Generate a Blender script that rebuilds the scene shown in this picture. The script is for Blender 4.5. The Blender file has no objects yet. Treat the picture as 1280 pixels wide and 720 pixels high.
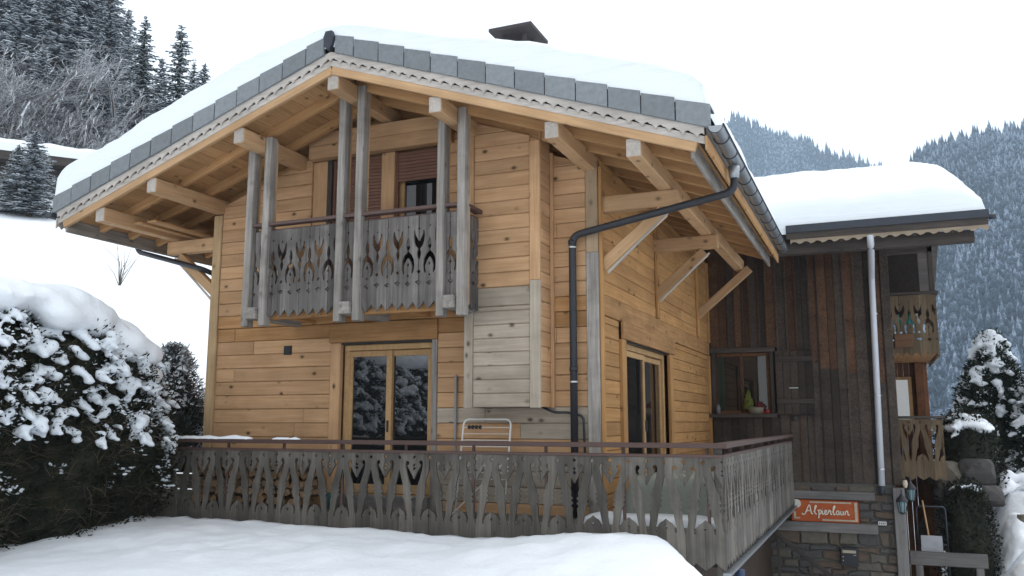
import bpy, bmesh, math, random
import numpy as np
from mathutils import Matrix, Vector, noise, Quaternion
R = math.radians
random.seed(7)
rng = np.random.default_rng(11)
scene = bpy.context.scene
COL = scene.collection

# ------------------------------------------------------------------ camera
cam_d = bpy.data.cameras.new('camera')
cam = bpy.data.objects.new('camera', cam_d); COL.objects.link(cam)
cam.location = (3.361, -10.99, 1.024)
cam.rotation_euler = (math.pi/2 + .1549, 0, .3996)
cam_d.sensor_width = 36; cam_d.lens = 36*1072.9/1280
cam_d.clip_start = .05; cam_d.clip_end = 9000
scene.camera = cam
# ------------------------------------------------------------------ sky (overcast)
world = bpy.data.worlds.new('World'); scene.world = world; world.use_nodes = True
wn = world.node_tree; wn.nodes.clear()
w_out = wn.nodes.new('ShaderNodeOutputWorld'); w_bg = wn.nodes.new('ShaderNodeBackground')
w_sky = wn.nodes.new('ShaderNodeTexSky'); w_sky.sky_type = 'NISHITA'; w_sky.sun_disc = False
w_sky.sun_elevation = R(50); w_sky.sun_rotation = R(22)
w_mix = wn.nodes.new('ShaderNodeMix'); w_mix.data_type = 'RGBA'; w_mix.inputs[0].default_value = .88
w_mix.inputs[7].default_value = (10.0, 10.45, 10.85, 1)          # the even cloud layer
wn.links.new(w_sky.outputs[0], w_mix.inputs[6]); wn.links.new(w_mix.outputs[2], w_bg.inputs[0])
w_bg.inputs[1].default_value = .12
wn.links.new(w_bg.outputs[0], w_out.inputs[0])
# ------------------------------------------------------------------ sun behind cloud
sun_d = bpy.data.lights.new('sun', 'SUN'); sun = bpy.data.objects.new('sun', sun_d); COL.objects.link(sun)
sun_d.energy = 1.2; sun_d.angle = R(25); sun_d.color = (1, .97, .93)
sun.rotation_euler = (R(-40), 0, R(-22))          # light falls from behind the house, high and to the right
scene.view_settings.view_transform = 'Standard'; scene.view_settings.look = 'None'
scene.view_settings.exposure = .25; scene.view_settings.gamma = 1
scene.render.engine = 'CYCLES'
scene.cycles.use_denoising = True
scene.cycles.max_bounces = 6; scene.cycles.diffuse_bounces = 4; scene.cycles.transparent_max_bounces = 16
scene.cycles.volume_bounces = 2

# ================================================================== helpers
WM = {}
def put(name, me, M=None, parent=None, label=None, cat=None, group=None, kind=None):
    o = bpy.data.objects.new(name, me); COL.objects.link(o)
    M = M if M is not None else Matrix.Identity(4)
    WM[o] = M
    o.matrix_basis = M
    if parent is not None:
        o.parent = parent; o.matrix_parent_inverse = WM[parent].inverted()
    if label: o['label'] = label
    if cat: o['category'] = cat
    if group: o['group'] = group
    if kind: o['kind'] = kind
    return o
def T(x, y, z): return Matrix.Translation((x, y, z))
def thing(name, loc, label, cat, group=None, rz=0):
    return put(name, None, T(*loc) @ Matrix.Rotation(rz, 4, 'Z'), None, label, cat, group)
def part(name, loc, parent): return put(name, None, T(*loc), parent)
def copy_tree(o, M, parent=None, **kw):
    """copy of a thing with its parts and sub-parts; M = world matrix of the copy"""
    old = WM[o]; c = o.copy(); COL.objects.link(c); c.parent = None; WM[c] = M; c.matrix_basis = M
    c.matrix_parent_inverse = Matrix.Identity(4)
    if parent is not None: c.parent = parent; c.matrix_parent_inverse = WM[parent].inverted()
    for k, v in kw.items(): c[k] = v
    for ch in [x for x in WM if x.parent == o]:
        copy_tree(ch, M @ old.inverted() @ WM[ch], c)
    return c
def mesh(name, V, F, mats, mi=None, smooth=False):
    me = bpy.data.meshes.new(name); me.from_pydata([tuple(v) for v in V], [], [tuple(f) for f in F]); 
    for m in (mats if isinstance(mats, (list, tuple)) else [mats]): me.materials.append(m)
    if mi is not None: me.polygons.foreach_set('material_index', np.asarray(mi, np.int32))
    if smooth: me.polygons.foreach_set('use_smooth', np.ones(len(me.polygons), bool))
    me.update(); return me
CACHE = {}
def beam_mesh(L, w, h, c, mat):
    k = (round(L, 3), round(w, 3), round(h, 3), c, mat.name)
    if k in CACHE: return CACHE[k]
    a, b = w/2, h/2
    sec = [(-a+c, -b), (a-c, -b), (a, -b+c), (a, b-c), (a-c, b), (-a+c, b), (-a, b-c), (-a, -b+c)]
    V = [(c*.6, y*.985, z*.985) for y, z in sec] + [(c*.6, y, z) for y, z in sec]
    V = [(0, y*(1-c/a*.7), z*(1-c/b*.7)) for y, z in sec] + [(c*.7, y, z) for y, z in sec] + \
        [(L-c*.7, y, z) for y, z in sec] + [(L, y*(1-c/a*.7), z*(1-c/b*.7)) for y, z in sec]
    F = [tuple(range(7, -1, -1)), tuple(range(24, 32))]
    for r in range(3):
        for i in range(8):
            j = (i+1) % 8; F.append((r*8+i, r*8+j, r*8+8+j, r*8+8+i))
    CACHE[k] = mesh('beam', V, F, mat); return CACHE[k]
def frame(p0, p1, up=(0, 0, 1)):
    x = (Vector(p1)-Vector(p0)); L = x.length; x.normalize(); u = Vector(up)
    if abs(x.dot(u)) > .98: u = Vector((0, 1, 0))
    y = u.cross(x).normalized(); z = x.cross(y)
    M = Matrix((x, y, z)).transposed().to_4x4(); M.translation = Vector(p0)
    return M, L
def beam(name, p0, p1, w, h, mat, parent=None, c=.008, up=(0, 0, 1), **kw):
    M, L = frame(p0, p1, up)
    return put(name, beam_mesh(L, w, h, min(c, w*.3, h*.3), mat), M, parent, **kw)
def box(name, lo, hi, mat, parent=None, c=.006, axis=None, **kw):
    lo = Vector(lo); hi = Vector(hi); d = hi-lo; m = (lo+hi)/2
    if axis is None: axis = max(range(3), key=lambda i: d[i])
    if axis == 0: return beam(name, (lo.x, m.y, m.z), (hi.x, m.y, m.z), d.y, d.z, mat, parent, c, **kw)
    if axis == 1: return beam(name, (m.x, lo.y, m.z), (m.x, hi.y, m.z), d.x, d.z, mat, parent, c, **kw)
    return beam(name, (m.x, m.y, lo.z), (m.x, m.y, hi.z), d.x, d.y, mat, parent, c, up=(0, 1, 0), **kw)
def poly_mesh(pts, t, mat, c=0, name='panel'):
    """outline pts (x,z), counter-clockwise seen from -y; thick from y=0 (face) to y=t; c chamfers the face edge (convex outlines)"""
    n = len(pts)
    if c:
        ins = []
        for i in range(n):
            a, b, d = [Vector(pts[k]) for k in ((i-1) % n, i, (i+1) % n)]
            e1 = (b-a).normalized(); e2 = (d-b).normalized()
            n1 = Vector((-e1.y, e1.x)); n2 = Vector((-e2.y, e2.x)); m = n1+n2
            m = m/max(.2, 1+n1.dot(n2)); ins.append(b+m*c)
        V = [(p[0], 0, p[1]) for p in ins]+[(p[0], c, p[1]) for p in pts]+[(p[0], t, p[1]) for p in pts]
        rings = 2
    else:
        V = [(p[0], 0, p[1]) for p in pts]+[(p[0], t, p[1]) for p in pts]; rings = 1
    F = [tuple(range(n)), tuple(reversed(range(rings*n, rings*n+n)))]
    for r in range(rings):
        for i in range(n):
            j = (i+1) % n; F.append((r*n+j, r*n+i, r*n+n+i, r*n+n+j))
    return mesh(name, V, F, mat)
def clip(pts, f):
    out = []
    for i in range(len(pts)):
        a, b = pts[i], pts[(i+1) % len(pts)]; fa, fb = f(a), f(b)
        if fa >= 0: out.append(a)
        if (fa > 0 > fb) or (fa < 0 < fb):
            s = fa/(fa-fb); out.append((a[0]+(b[0]-a[0])*s, a[1]+(b[1]-a[1])*s))
    return out
def tube_mesh(pts, r, mat, n=8, cap=True, name='tube'):
    pts = [Vector(p) for p in pts]; V = []; F = []
    rs = r if isinstance(r, (list, tuple)) else [r]*len(pts)
    prev = None
    for i, p in enumerate(pts):
        d = (pts[min(i+1, len(pts)-1)]-pts[max(i-1, 0)]).normalized()
        if prev is None:
            u = Vector((0, 0, 1)) if abs(d.z) < .9 else Vector((1, 0, 0)); s = d.cross(u).normalized()
        else: s = (prev-d*prev.dot(d)).normalized()
        prev = s; q = d.cross(s)
        for k in range(n):
            a = 2*math.pi*k/n; V.append(p+(s*math.cos(a)+q*math.sin(a))*rs[i])
    for i in range(len(pts)-1):
        for k in range(n):
            l = (k+1) % n; F.append((i*n+k, i*n+l, i*n+n+l, i*n+n+k))
    if cap: F.append(tuple(reversed(range(n)))); F.append(tuple(range(len(V)-n, len(V))))
    return mesh(name, V, F, mat, smooth=n > 6)
def tube(name, pts, r, mat, parent=None, n=8, **kw): return put(name, tube_mesh(pts, r, mat, n), None, parent, **kw)
def bend(pts, r=.12, k=5):
    """round the corners of a polyline"""
    P = [Vector(p) for p in pts]; out = [P[0]]
    for i in range(1, len(P)-1):
        a = (P[i-1]-P[i]).normalized(); b = (P[i+1]-P[i]).normalized()
        s, e = P[i]+a*r, P[i]+b*r
        for j in range(k+1):
            t = j/k; out.append(s*(1-t)**2+P[i]*2*t*(1-t)+e*t*t)
    return out+[P[-1]]
def fbm(x, y, z=0, o=4): return noise.fractal(Vector((x, y, z)), 1.0, 2.0, o)

# ================================================================== materials
def nmat(name):
    m = bpy.data.materials.new(name); m.use_nodes = True; nt = m.node_tree
    b = nt.nodes['Principled BSDF']; return m, nt, b
def N(nt, t, **kw):
    n = nt.nodes.new(t)
    for k, v in kw.items(): setattr(n, k, v)
    return n
def ramp(nt, fac, stops):
    r = N(nt, 'ShaderNodeValToRGB'); e = r.color_ramp.elements
    while len(e) < len(stops): e.new(.5)
    for i, (p, c) in enumerate(stops):
        e[i].position = p; e[i].color = (*c, 1) if len(c) == 3 else c
    nt.links.new(fac, r.inputs[0]); return r.outputs[0]
def mixc(nt, f, a, b, mode='MIX'):
    m = N(nt, 'ShaderNodeMix', data_type='RGBA', blend_type=mode)
    for s, v in ((m.inputs[0], f), (m.inputs[6], a), (m.inputs[7], b)):
        if hasattr(v, 'is_linked'): nt.links.new(v, s)
        else: s.default_value = v if isinstance(v, float) else (*v, 1)
    return m.outputs[2]
def mth(nt, op, a, b=None):
    m = N(nt, 'ShaderNodeMath', operation=op)
    for s, v in zip(m.inputs, (a, b)):
        if v is None: continue
        if hasattr(v, 'is_linked'): nt.links.new(v, s)
        else: s.default_value = v
    return m.outputs[0]
def tex(nt, kind, vec, scale, detail=4, rough=.55, dist=0):
    if kind == 'noise':
        n = N(nt, 'ShaderNodeTexNoise'); n.inputs['Detail'].default_value = detail; n.inputs['Roughness'].default_value = rough
        n.inputs['Distortion'].default_value = dist
    else: n = N(nt, 'ShaderNodeTexVoronoi')
    n.inputs['Scale'].default_value = scale; nt.links.new(vec, n.inputs['Vector']); return n
def scaled(nt, vec, s):
    m = N(nt, 'ShaderNodeVectorMath', operation='MULTIPLY'); nt.links.new(vec, m.inputs[0]); m.inputs[1].default_value = s; return m.outputs[0]
def wood(name, light, dark, axis='x', knots=.5, vary=.18, grey=None, grey_amt=.0, rough=.8, stain=.25):
    m, nt, b = nmat(name); L = nt.links
    tc = N(nt, 'ShaderNodeTexCoord'); oi = N(nt, 'ShaderNodeObjectInfo'); ge = N(nt, 'ShaderNodeNewGeometry')
    off = N(nt, 'ShaderNodeVectorMath', operation='SCALE'); off.inputs[0].default_value = (37., 53., 71.); L.new(oi.outputs['Random'], off.inputs['Scale'])
    ad = N(nt, 'ShaderNodeVectorMath', operation='ADD'); L.new(tc.outputs['Object'], ad.inputs[0]); L.new(off.outputs[0], ad.inputs[1])
    v = ad.outputs[0]
    g = [26., 26., 26.]; g['xyz'.index(axis)] = 1.3
    grain = tex(nt, 'noise', scaled(nt, v, g), 1., 5, .62, .35)
    big = tex(nt, 'noise', v, 1.7, 3, .5)
    col = ramp(nt, grain.outputs[0], [(.28, dark), (.5, tuple((a+c)/2 for a, c in zip(light, dark))), (.72, light)])
    st0 = tex(nt, 'noise', scaled(nt, v, [x*.28 for x in g]), 1., 4, .6, .6)
    col = mixc(nt, ramp(nt, st0.outputs[0], [(.45, (0, 0, 0)), (.75, (.4,)*3)]), col, tuple(x*.7 for x in dark))
    hv = N(nt, 'ShaderNodeHueSaturation'); L.new(col, hv.inputs['Color'])
    val = mth(nt, 'ADD', mth(nt, 'MULTIPLY', oi.outputs['Random'], vary*1.6), 1-vary*.8)
    val = mth(nt, 'MULTIPLY', val, mth(nt, 'ADD', mth(nt, 'MULTIPLY', big.outputs[0], .5), .75)); L.new(val, hv.inputs['Value'])
    col = hv.outputs[0]
    if stain:
        st = tex(nt, 'noise', scaled(nt, ge.outputs['Position'], (.9, .9, 1.6)), 1.3, 5, .6)
        col = mixc(nt, ramp(nt, st.outputs[0], [(.48, (0, 0, 0)), (.7, (stain,)*3)]), col, tuple(x*.45 for x in dark), 'MIX')
    if grey:
        gn = tex(nt, 'noise', ge.outputs['Position'], 1.1, 5, .65)
        f = mth(nt, 'ADD', gn.outputs[0], grey_amt-.5)
        gcol = mixc(nt, grain.outputs[0], tuple(x*.6 for x in grey), tuple(x*1.3 for x in grey))
        col = mixc(nt, ramp(nt, f, [(.38, (0, 0, 0)), (.62, (1, 1, 1))]), col, gcol)
    if knots:
        ks = [5.2, 5.2, 5.2]; ks['xyz'.index(axis)] = 3.4
        vo = tex(nt, 'voronoi', scaled(nt, v, ks), 1.)
        kf = ramp(nt, vo.outputs['Distance'], [(.085, (knots,)*3), (.12, (knots*.5,)*3), (.22, (0, 0, 0))])
        sp = N(nt, 'ShaderNodeSeparateColor'); L.new(vo.outputs['Color'], sp.inputs[0])
        kf = mixc(nt, mth(nt, 'GREATER_THAN', sp.outputs[0], .4), (0, 0, 0), kf)
        col = mixc(nt, kf, col, tuple(x*.22 for x in dark))
    L.new(col, b.inputs['Base Color']); b.inputs['Roughness'].default_value = rough; b.inputs['Specular IOR Level'].default_value = .25
    bp = N(nt, 'ShaderNodeBump'); bp.inputs['Strength'].default_value = .35; bp.inputs['Distance'].default_value = .006
    L.new(grain.outputs[0], bp.inputs['Height']); L.new(bp.outputs[0], b.inputs['Normal'])
    return m
def plain(name, col, rough=.6, metal=0., var=.25, scale=6., bump=.1, spec=.3):
    m, nt, b = nmat(name); ge = N(nt, 'ShaderNodeNewGeometry'); oi = N(nt, 'ShaderNodeObjectInfo')
    n = tex(nt, 'noise', ge.outputs['Position'], scale, 5, .6)
    c = mixc(nt, n.outputs[0], tuple(x*(1-var) for x in col), tuple(min(1, x*(1+var)) for x in col))
    h = N(nt, 'ShaderNodeHueSaturation'); nt.links.new(c, h.inputs['Color'])
    nt.links.new(mth(nt, 'ADD', mth(nt, 'MULTIPLY', oi.outputs['Random'], var), 1-var/2), h.inputs['Value'])
    nt.links.new(h.outputs[0], b.inputs['Base Color'])
    b.inputs['Roughness'].default_value = rough; b.inputs['Metallic'].default_value = metal; b.inputs['Specular IOR Level'].default_value = spec
    if bump:
        bp = N(nt, 'ShaderNodeBump'); bp.inputs['Strength'].default_value = bump; bp.inputs['Distance'].default_value = .02
        nt.links.new(n.outputs[0], bp.inputs['Height']); nt.links.new(bp.outputs[0], b.inputs['Normal'])
    return m
def snow_mat(name, col=(.82, .85, .885), bump=1., scale=5., layers=0.):
    m, nt, b = nmat(name); ge = N(nt, 'ShaderNodeNewGeometry')
    n1 = tex(nt, 'noise', ge.outputs['Position'], scale, 5, .55); n2 = tex(nt, 'noise', ge.outputs['Position'], 90, 2, .5)
    b.inputs['Base Color'].default_value = (*col, 1); b.inputs['Roughness'].default_value = .75; b.inputs['Specular IOR Level'].default_value = .15
    b1 = N(nt, 'ShaderNodeBump'); b1.inputs['Strength'].default_value = bump*.5; b1.inputs['Distance'].default_value = .05
    b2 = N(nt, 'ShaderNodeBump'); b2.inputs['Strength'].default_value = bump*.4; b2.inputs['Distance'].default_value = .006
    nt.links.new(n1.outputs[0], b1.inputs['Height']); nt.links.new(n2.outputs[0], b2.inputs['Height'])
    nt.links.new(b1.outputs[0], b2.inputs['Normal'])
    if layers:
        n3 = tex(nt, 'noise', scaled(nt, ge.outputs['Position'], (.5, .5, 15.)), 1., 3, .6)
        b3 = N(nt, 'ShaderNodeBump'); b3.inputs['Strength'].default_value = layers; b3.inputs['Distance'].default_value = .04
        nt.links.new(n3.outputs[0], b3.inputs['Height']); nt.links.new(b2.outputs[0], b3.inputs['Normal']); nt.links.new(b3.outputs[0], b.inputs['Normal'])
    else: nt.links.new(b2.outputs[0], b.inputs['Normal'])
    return m
PINE = wood('pine', (.55, .345, .195), (.405, .232, .113), 'x', 1., .13, (.36, .285, .215), -.07, stain=.25)
PINE_Z = wood('pine_upright', (.60, .40, .22), (.46, .28, .13), 'z', .7, .16, (.30, .27, .23), -.1)
PINE_SIDE = wood('pine_orange', (.48, .27, .11), (.34, .17, .06), 'x', .9, .18, (.36, .25, .16), -.12, stain=.15)
PINE_BEAM = wood('pine_beam', (.53, .345, .195), (.40, .24, .12), 'x', .8, .14, stain=.12)
PINE_SOFFIT = wood('pine_soffit', (.48, .28, .13), (.34, .185, .078), 'x', .7, .14, stain=.15)  # same pine with its colour darkened to imitate the shade under the eaves
PINE_STAIN = wood('pine_stained', (.46, .26, .115), (.29, .145, .055), 'x', .7, .16, stain=.35)
PINE_GREY = wood('pine_weathered', (.42, .36, .29), (.29, .24, .185), 'x', .9, .14, (.48, .32, .18), -.02)
GREY_END = wood('sawn_end', (.46, .42, .38), (.33, .29, .25), 'x', .0, .1, stain=.1)
GREY_POST = wood('weathered_post', (.36, .335, .305), (.165, .148, .13), 'x', .5, .15, (.36, .235, .135), .0, stain=.45)
GREY_POST_Z = wood('weathered_post_upright', (.30, .30, .305), (.16, .155, .15), 'z', .4, .15, (.36, .24, .13), -.1, stain=.35)
FRET = wood('weathered_fretwork', (.165, .15, .13), (.07, .063, .054), 'z', .4, .45, (.19, .187, .175), -.05, stain=.5)
FRET_HI = wood('weathered_balcony_fretwork', (.19, .175, .165), (.075, .067, .06), 'z', .3, .4, (.17, .11, .065), -.08, stain=.5)
SCALLOP = wood('weathered_scallop', (.52, .48, .44), (.37, .33, .29), 'x', .2, .1, stain=.2)
DARK_Z = wood('dark_cladding', (.075, .057, .045), (.027, .021, .0175), 'z', .4, .6, (.07, .066, .064), -.02, stain=.5)
DARK_WARM_Z = wood('dark_warm_cladding', (.12, .062, .034), (.042, .024, .015), 'z', .6, .5, (.05, .045, .042), .02, stain=.5)
DARK_X = wood('dark_beam', (.085, .07, .06), (.036, .03, .027), 'x', .3, .25, (.14, .135, .13), -.05)
GREYBEAM = wood('grey_timber', (.20, .19, .185), (.11, .105, .1), 'x', .3, .2)
BROWN_Z = wood('brown_boards', (.17, .075, .035), (.085, .036, .018), 'z', .3, .3)
DECKW = wood('deck_planks', (.20, .18, .155), (.11, .10, .085), 'x', .2, .25)
MOSSY = wood('mossy_fence', (.12, .115, .08), (.06, .058, .04), 'x', .2, .3)
RAILBROWN = plain('rail_brown', (.085, .052, .045), .55, 0, .2, 9)
LOGEND = wood('split_log', (.46, .30, .17), (.28, .17, .09), 'y', .2, .4)
BARK = plain('bark', (.10, .075, .055), .9, 0, .4, 20)
DOORW = wood('door_wood', (.48, .31, .155), (.38, .225, .10), 'z', .0, .1, stain=.1)
TILE = plain('slate_grey_tile', (.18, .195, .205), .65, 0, .34, 14, .4)
ZINC = plain('zinc', (.30, .32, .34), .38, .75, .2, 7, .03, .5)
ZINC_PALE = plain('pale_pipe', (.50, .52, .56), .45, .2, .12, 4, .02)
BLACK = plain('black_pipe', (.028, .029, .033), .4, .1, .2, 5, .02)
STEEL = plain('steel_clamp', (.6, .62, .64), .3, .8, .1, 5, 0)
WHITEMETAL = plain('white_metal', (.62, .62, .60), .4, 0, .1, 5, 0)
SHUTTER = plain('red_brown_slat', (.15, .07, .045), .5, 0, .15, 8, .0)
CHIM = plain('dark_concrete', (.06, .052, .052), .8, 0, .3, 8)
SOIL = plain('dark_soil', (.05, .038, .03), .95, 0, .5, 4)
SNOW = snow_mat('snow'); SNOW_ROOF = snow_mat('roof_snow', (.745, .785, .815), .5, 3.5, .55); SNOW_TREE = snow_mat('branch_snow', (.72, .765, .81), .6, 14)
LEAD = plain('dark_lead', (.04, .045, .055), .5, .3, .2, 6, 0)
def stone_mat():
    m, nt, b = nmat('field_stone'); oi = N(nt, 'ShaderNodeObjectInfo'); ge = N(nt, 'ShaderNodeNewGeometry')
    n = tex(nt, 'noise', ge.outputs['Position'], 9, 6, .65)
    base = ramp(nt, oi.outputs['Random'], [(0, (.07, .067, .065)), (.3, (.14, .13, .115)), (.5, (.20, .17, .12)), (.72, (.15, .09, .055)), (1, (.10, .115, .13))])
    c = mixc(nt, n.outputs[0], base, (.045, .042, .04)); nt.links.new(c, b.inputs['Base Color']); b.inputs['Roughness'].default_value = .9
    bp = N(nt, 'ShaderNodeBump'); bp.inputs['Strength'].default_value = .7; bp.inputs['Distance'].default_value = .03
    nt.links.new(n.outputs[0], bp.inputs['Height']); nt.links.new(bp.outputs[0], b.inputs['Normal']); return m
STONE = stone_mat()
MORTAR = plain('mortar', (.11, .105, .095), .95, 0, .3, 14)
def glass_mat(name, ior=1.9, base=(.012, .013, .014)):
    m, nt, b = nmat(name); b.inputs['Base Color'].default_value = (*base, 1); b.inputs['Roughness'].default_value = .015
    b.inputs['IOR'].default_value = ior; b.inputs['Specular IOR Level'].default_value = .5
    ge = N(nt, 'ShaderNodeNewGeometry'); n = tex(nt, 'noise', ge.outputs['Position'], 1.4, 1, .4)
    bp = N(nt, 'ShaderNodeBump'); bp.inputs['Strength'].default_value = .04; bp.inputs['Distance'].default_value = .05
    nt.links.new(n.outputs[0], bp.inputs['Height']); nt.links.new(bp.outputs[0], b.inputs['Normal'])
    return m
GLASS = glass_mat('window_glass', 2.1); GLASS_DIM = glass_mat('window_glass_dim', 1.6)
def leaf_mat(name, cols, rough=.7):
    m, nt, b = nmat(name); ge = N(nt, 'ShaderNodeNewGeometry')
    n = tex(nt, 'noise', ge.outputs['Position'], 3.2, 4, .6)
    c = ramp(nt, n.outputs[0], [(.3, cols[0]), (.5, cols[1]), (.7, cols[2])]); nt.links.new(c, b.inputs['Base Color']); b.inputs['Roughness'].default_value = rough
    b.inputs['Specular IOR Level'].default_value = .2
    return m
NEEDLE = leaf_mat('spruce_needles', [(.013, .02, .013), (.022, .032, .02), (.04, .042, .026)])
HEDGE = leaf_mat('hedge_leaves', [(.008, .010, .006), (.015, .018, .010), (.034, .03, .017)])
TWIG = plain('twig', (.10, .078, .058), .9, 0, .4, 10)
FROSTY = leaf_mat('frosted_twigs', [(.40, .41, .43), (.58, .6, .63), (.74, .76, .79)])
NEEDLE_FROST = leaf_mat('frosted_needles', [(.035, .042, .042), (.075, .085, .088), (.16, .175, .185)])

# ================================================================== ground
XR, ZR, SL = -3.325, 5.68, .35               # ridge x, ridge purlin height, roof slope
def roofz(x): return ZR-SL*abs(x-XR)
def sstep(a, b, x):
    t = np.clip((x-a)/(b-a), 0, 1); return t*t*(3-2*t)
def ground_h(X, Y):
    X = np.asarray(X, float); Y = np.asarray(Y, float)
    # plateau in front of the terrace, heaped against it
    z = -.56+.2*sstep(-6.5, -1.2, Y)+0*X
    z = z+.17*np.exp(-((X-.55)/.95)**2-((Y+1.7)/.9)**2)
    z = z+.09*np.exp(-((X+6.9)/.55)**2-((Y+1.5)/.5)**2)
    z = z-.05*np.exp(-((X+1.6)/.8)**2-((Y+1.3)/1.)**2)
    # drop to the lower yard on the right
    xe = 1.62+.50*np.maximum(0, -1.25-Y)
    xe = np.where(Y > -1.25, 1.62-.9*np.maximum(0, Y+1.25), xe); xe = np.minimum(xe, 6.5)
    k = np.clip((X-xe+.8)/1.12, 0, 1)
    z = z-2.2*(1-np.sqrt(np.clip(1-k*k, 0, 1)))
    z = np.where(k >= 1, -2.7, z)
    z = np.where(Y > -.9, np.where(X > 1.2, -2.75, z-.35), z)
    # snowy slope right of the lower yard and the valley beyond
    z = z+2.45*sstep(5.0, 6.0, X)*sstep(6.2, 13.5, Y)
    far = np.maximum(0, Y-22); z = z-.10*far*sstep(-6, 4, X)
    # hillside on the left
    d = (-8.6-X)*.84+(np.minimum(Y, 48)+.2)*.54
    soft = np.where(d > 6, d-.45, np.log1p(np.exp(np.clip(d*1.6, -40, 20)))/1.6-.45+.0*d)
    hill = .365*np.maximum(0, soft)
    far2 = np.maximum(0, d-52); hill = hill+.30*far2
    z = z+hill*sstep(-3, -13, X)
    return z
def spaced(lo, a, b, hi, step, grow=1.16):
    xs = list(np.arange(a, b+1e-6, step)); s = step
    while xs[-1] < hi: s = min(s*grow, 14); xs.append(xs[-1]+s)
    s = step; f = []
    x = a
    while x > lo: s = min(s*grow, 14); x -= s; f.append(x)
    return np.array(f[::-1]+xs)
gx = spaced(-190, -9, 3.4, 260, .11); gy = spaced(-45, -7, -.6, 420, .11)
GX, GY = np.meshgrid(gx, gy); GZ = ground_h(GX, GY)
for j in range(len(gy)):
    for i in range(len(gx)):
        x, y = gx[i], gy[j]
        if -14 < y < 40 and -60 < x < 14:
            GZ[j, i] += .035*fbm(x*.9, y*.9)+.045*fbm(x*1.9, y*1.9, 3)*(-3.5 < y < -.8)+.012*fbm(x*6, y*6, 1)*(-4 < y < -.8)+.02*max(0, fbm(x*1.1, y*1.6, 12)-.25)+.012*fbm(x*3.3, y*3.3, 5)*(1 if y < 3 else .5)
            if x < -12: GZ[j, i] += .25*fbm(x*.16, y*.16, 9)
nx, ny = len(gx), len(gy)
gv = np.stack([GX.ravel(), GY.ravel(), GZ.ravel()], 1)
gf = [(j*nx+i, j*nx+i+1, (j+1)*nx+i+1, (j+1)*nx+i) for j in range(ny-1) for i in range(nx-1)]
put('snow_ground', mesh('snow_ground', gv, gf, SNOW, smooth=True), kind='structure', label='deep snow covering the ground and the slope behind the chalet')
def gz(x, y): return float(ground_h(np.array([x]), np.array([y]))[0])

# ================================================================== main chalet
chalet = thing('chalet', (XR, 4, -.5), 'golden timber chalet with carved balcony, wide eaves and snow covered gable roof', 'house')
W0 = -6.65; LEN = 7.97; RZ90 = Matrix.Rotation(math.pi/2, 4, 'Z')
front = put('front_wall', poly_mesh([(W0+.05, -.9), (-.05, -.9), (-.05, roofz(0)+.06), (XR, ZR+.05), (W0+.05, roofz(W0)+.06)], .25, PINE), T(0, .26, 0), chalet)
side = put('side_wall', poly_mesh([(.3, -.9), (LEN+.3, -.9), (LEN+.3, 4.6), (.3, 4.6)], .25, PINE_SIDE), T(-.26, 0, 0) @ RZ90, chalet)
left_wall = put('left_wall', poly_mesh([(-LEN, -.9), (-.04, -.9), (-.04, 4.6), (-LEN, 4.6)], .2, PINE), T(W0+.04, 0, 0) @ Matrix.Rotation(-math.pi/2, 4, 'Z'), chalet)
def courses(parent, M, x0, x1, z0, z1, step, mat, holes, top=None, t=.05, joints=0, gap=.006, name='plank', skip=None):
    z = z0
    while z < z1-.02:
        zt = min(z+step, z1); ivs = [(x0, x1)]
        for (a, b, c, d) in holes:
            if c < zt-.03 and d > z+.03:
                nv = []
                for (p, q) in ivs:
                    if b <= p or a >= q: nv.append((p, q)); continue
                    if a > p: nv.append((p, a))
                    if b < q: nv.append((b, q))
                ivs = nv
        cut = []
        for (p, q) in ivs:
            n = random.choice([0, 0, 1, 1, 2] if joints > 1 else [0, 0, 0, 1]) if joints else 0
            xs = sorted([p]+[random.uniform(p+.25, q-.25) for _ in range(n) if q-p > 1.]+[q]); cut += list(zip(xs[:-1], xs[1:]))
        for (p, q) in cut:
            if q-p < .04: continue
            pts = [(0, gap), (q-p-gap/2, gap), (q-p-gap/2, zt-z), (0, zt-z)]
            if top:
                pts = clip(pts, lambda w: top(p+w[0])[0]-(z+w[1])); pts = clip(pts, lambda w: top(p+w[0])[1]-(z+w[1])) if len(pts) > 2 else pts
            if len(pts) < 3: continue
            mt = mat(p, q, z) if callable(mat) else mat
            dz = random.uniform(-.002, .002)
            put(name, poly_mesh(pts, t, mt, .009), M @ T(p, dz, z), parent)
        z = zt
gable = lambda x: (ZR+.0-SL*(x-XR), ZR+.0+SL*(x-XR))
def fmat(p, q, z): return PINE_STAIN if 2.2 < z < 2.5 and random.random() < .6 else (PINE_GREY if z < 1.2 and p > -2.6 and random.random() < .6 else PINE)
courses(front, T(0, -.012, 0), W0+.17, -.17, -.5, 2.51, .215, fmat, [(-4.27, -2.44, -.6, 2.5)], joints=1)
courses(front, T(0, -.03, 0), W0+.17, -.17, 2.51, 5.8, .205, lambda p, q, z: PINE_STAIN if z < 2.6 else PINE, [(-4.72, -2.46, 2.75, 5.72)], top=gable, joints=1)
DY0, DY1 = 1.1, 3.95
courses(side, T(.012, 0, 0) @ RZ90, .06, LEN-.1, -.5, 2.45, .19, PINE_SIDE, [(DY0-.22, DY1+.25, -.6, 2.47)], joints=2)
courses(side, T(.045, 0, 0) @ RZ90, .06, LEN-.02, 2.45, 2.73, .28, PINE_STAIN, [], joints=1, t=.08)
courses(side, T(.025, 0, 0) @ RZ90, .06, LEN-.1, 2.733, 4.62, .20, PINE_SIDE, [], joints=1)
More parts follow.
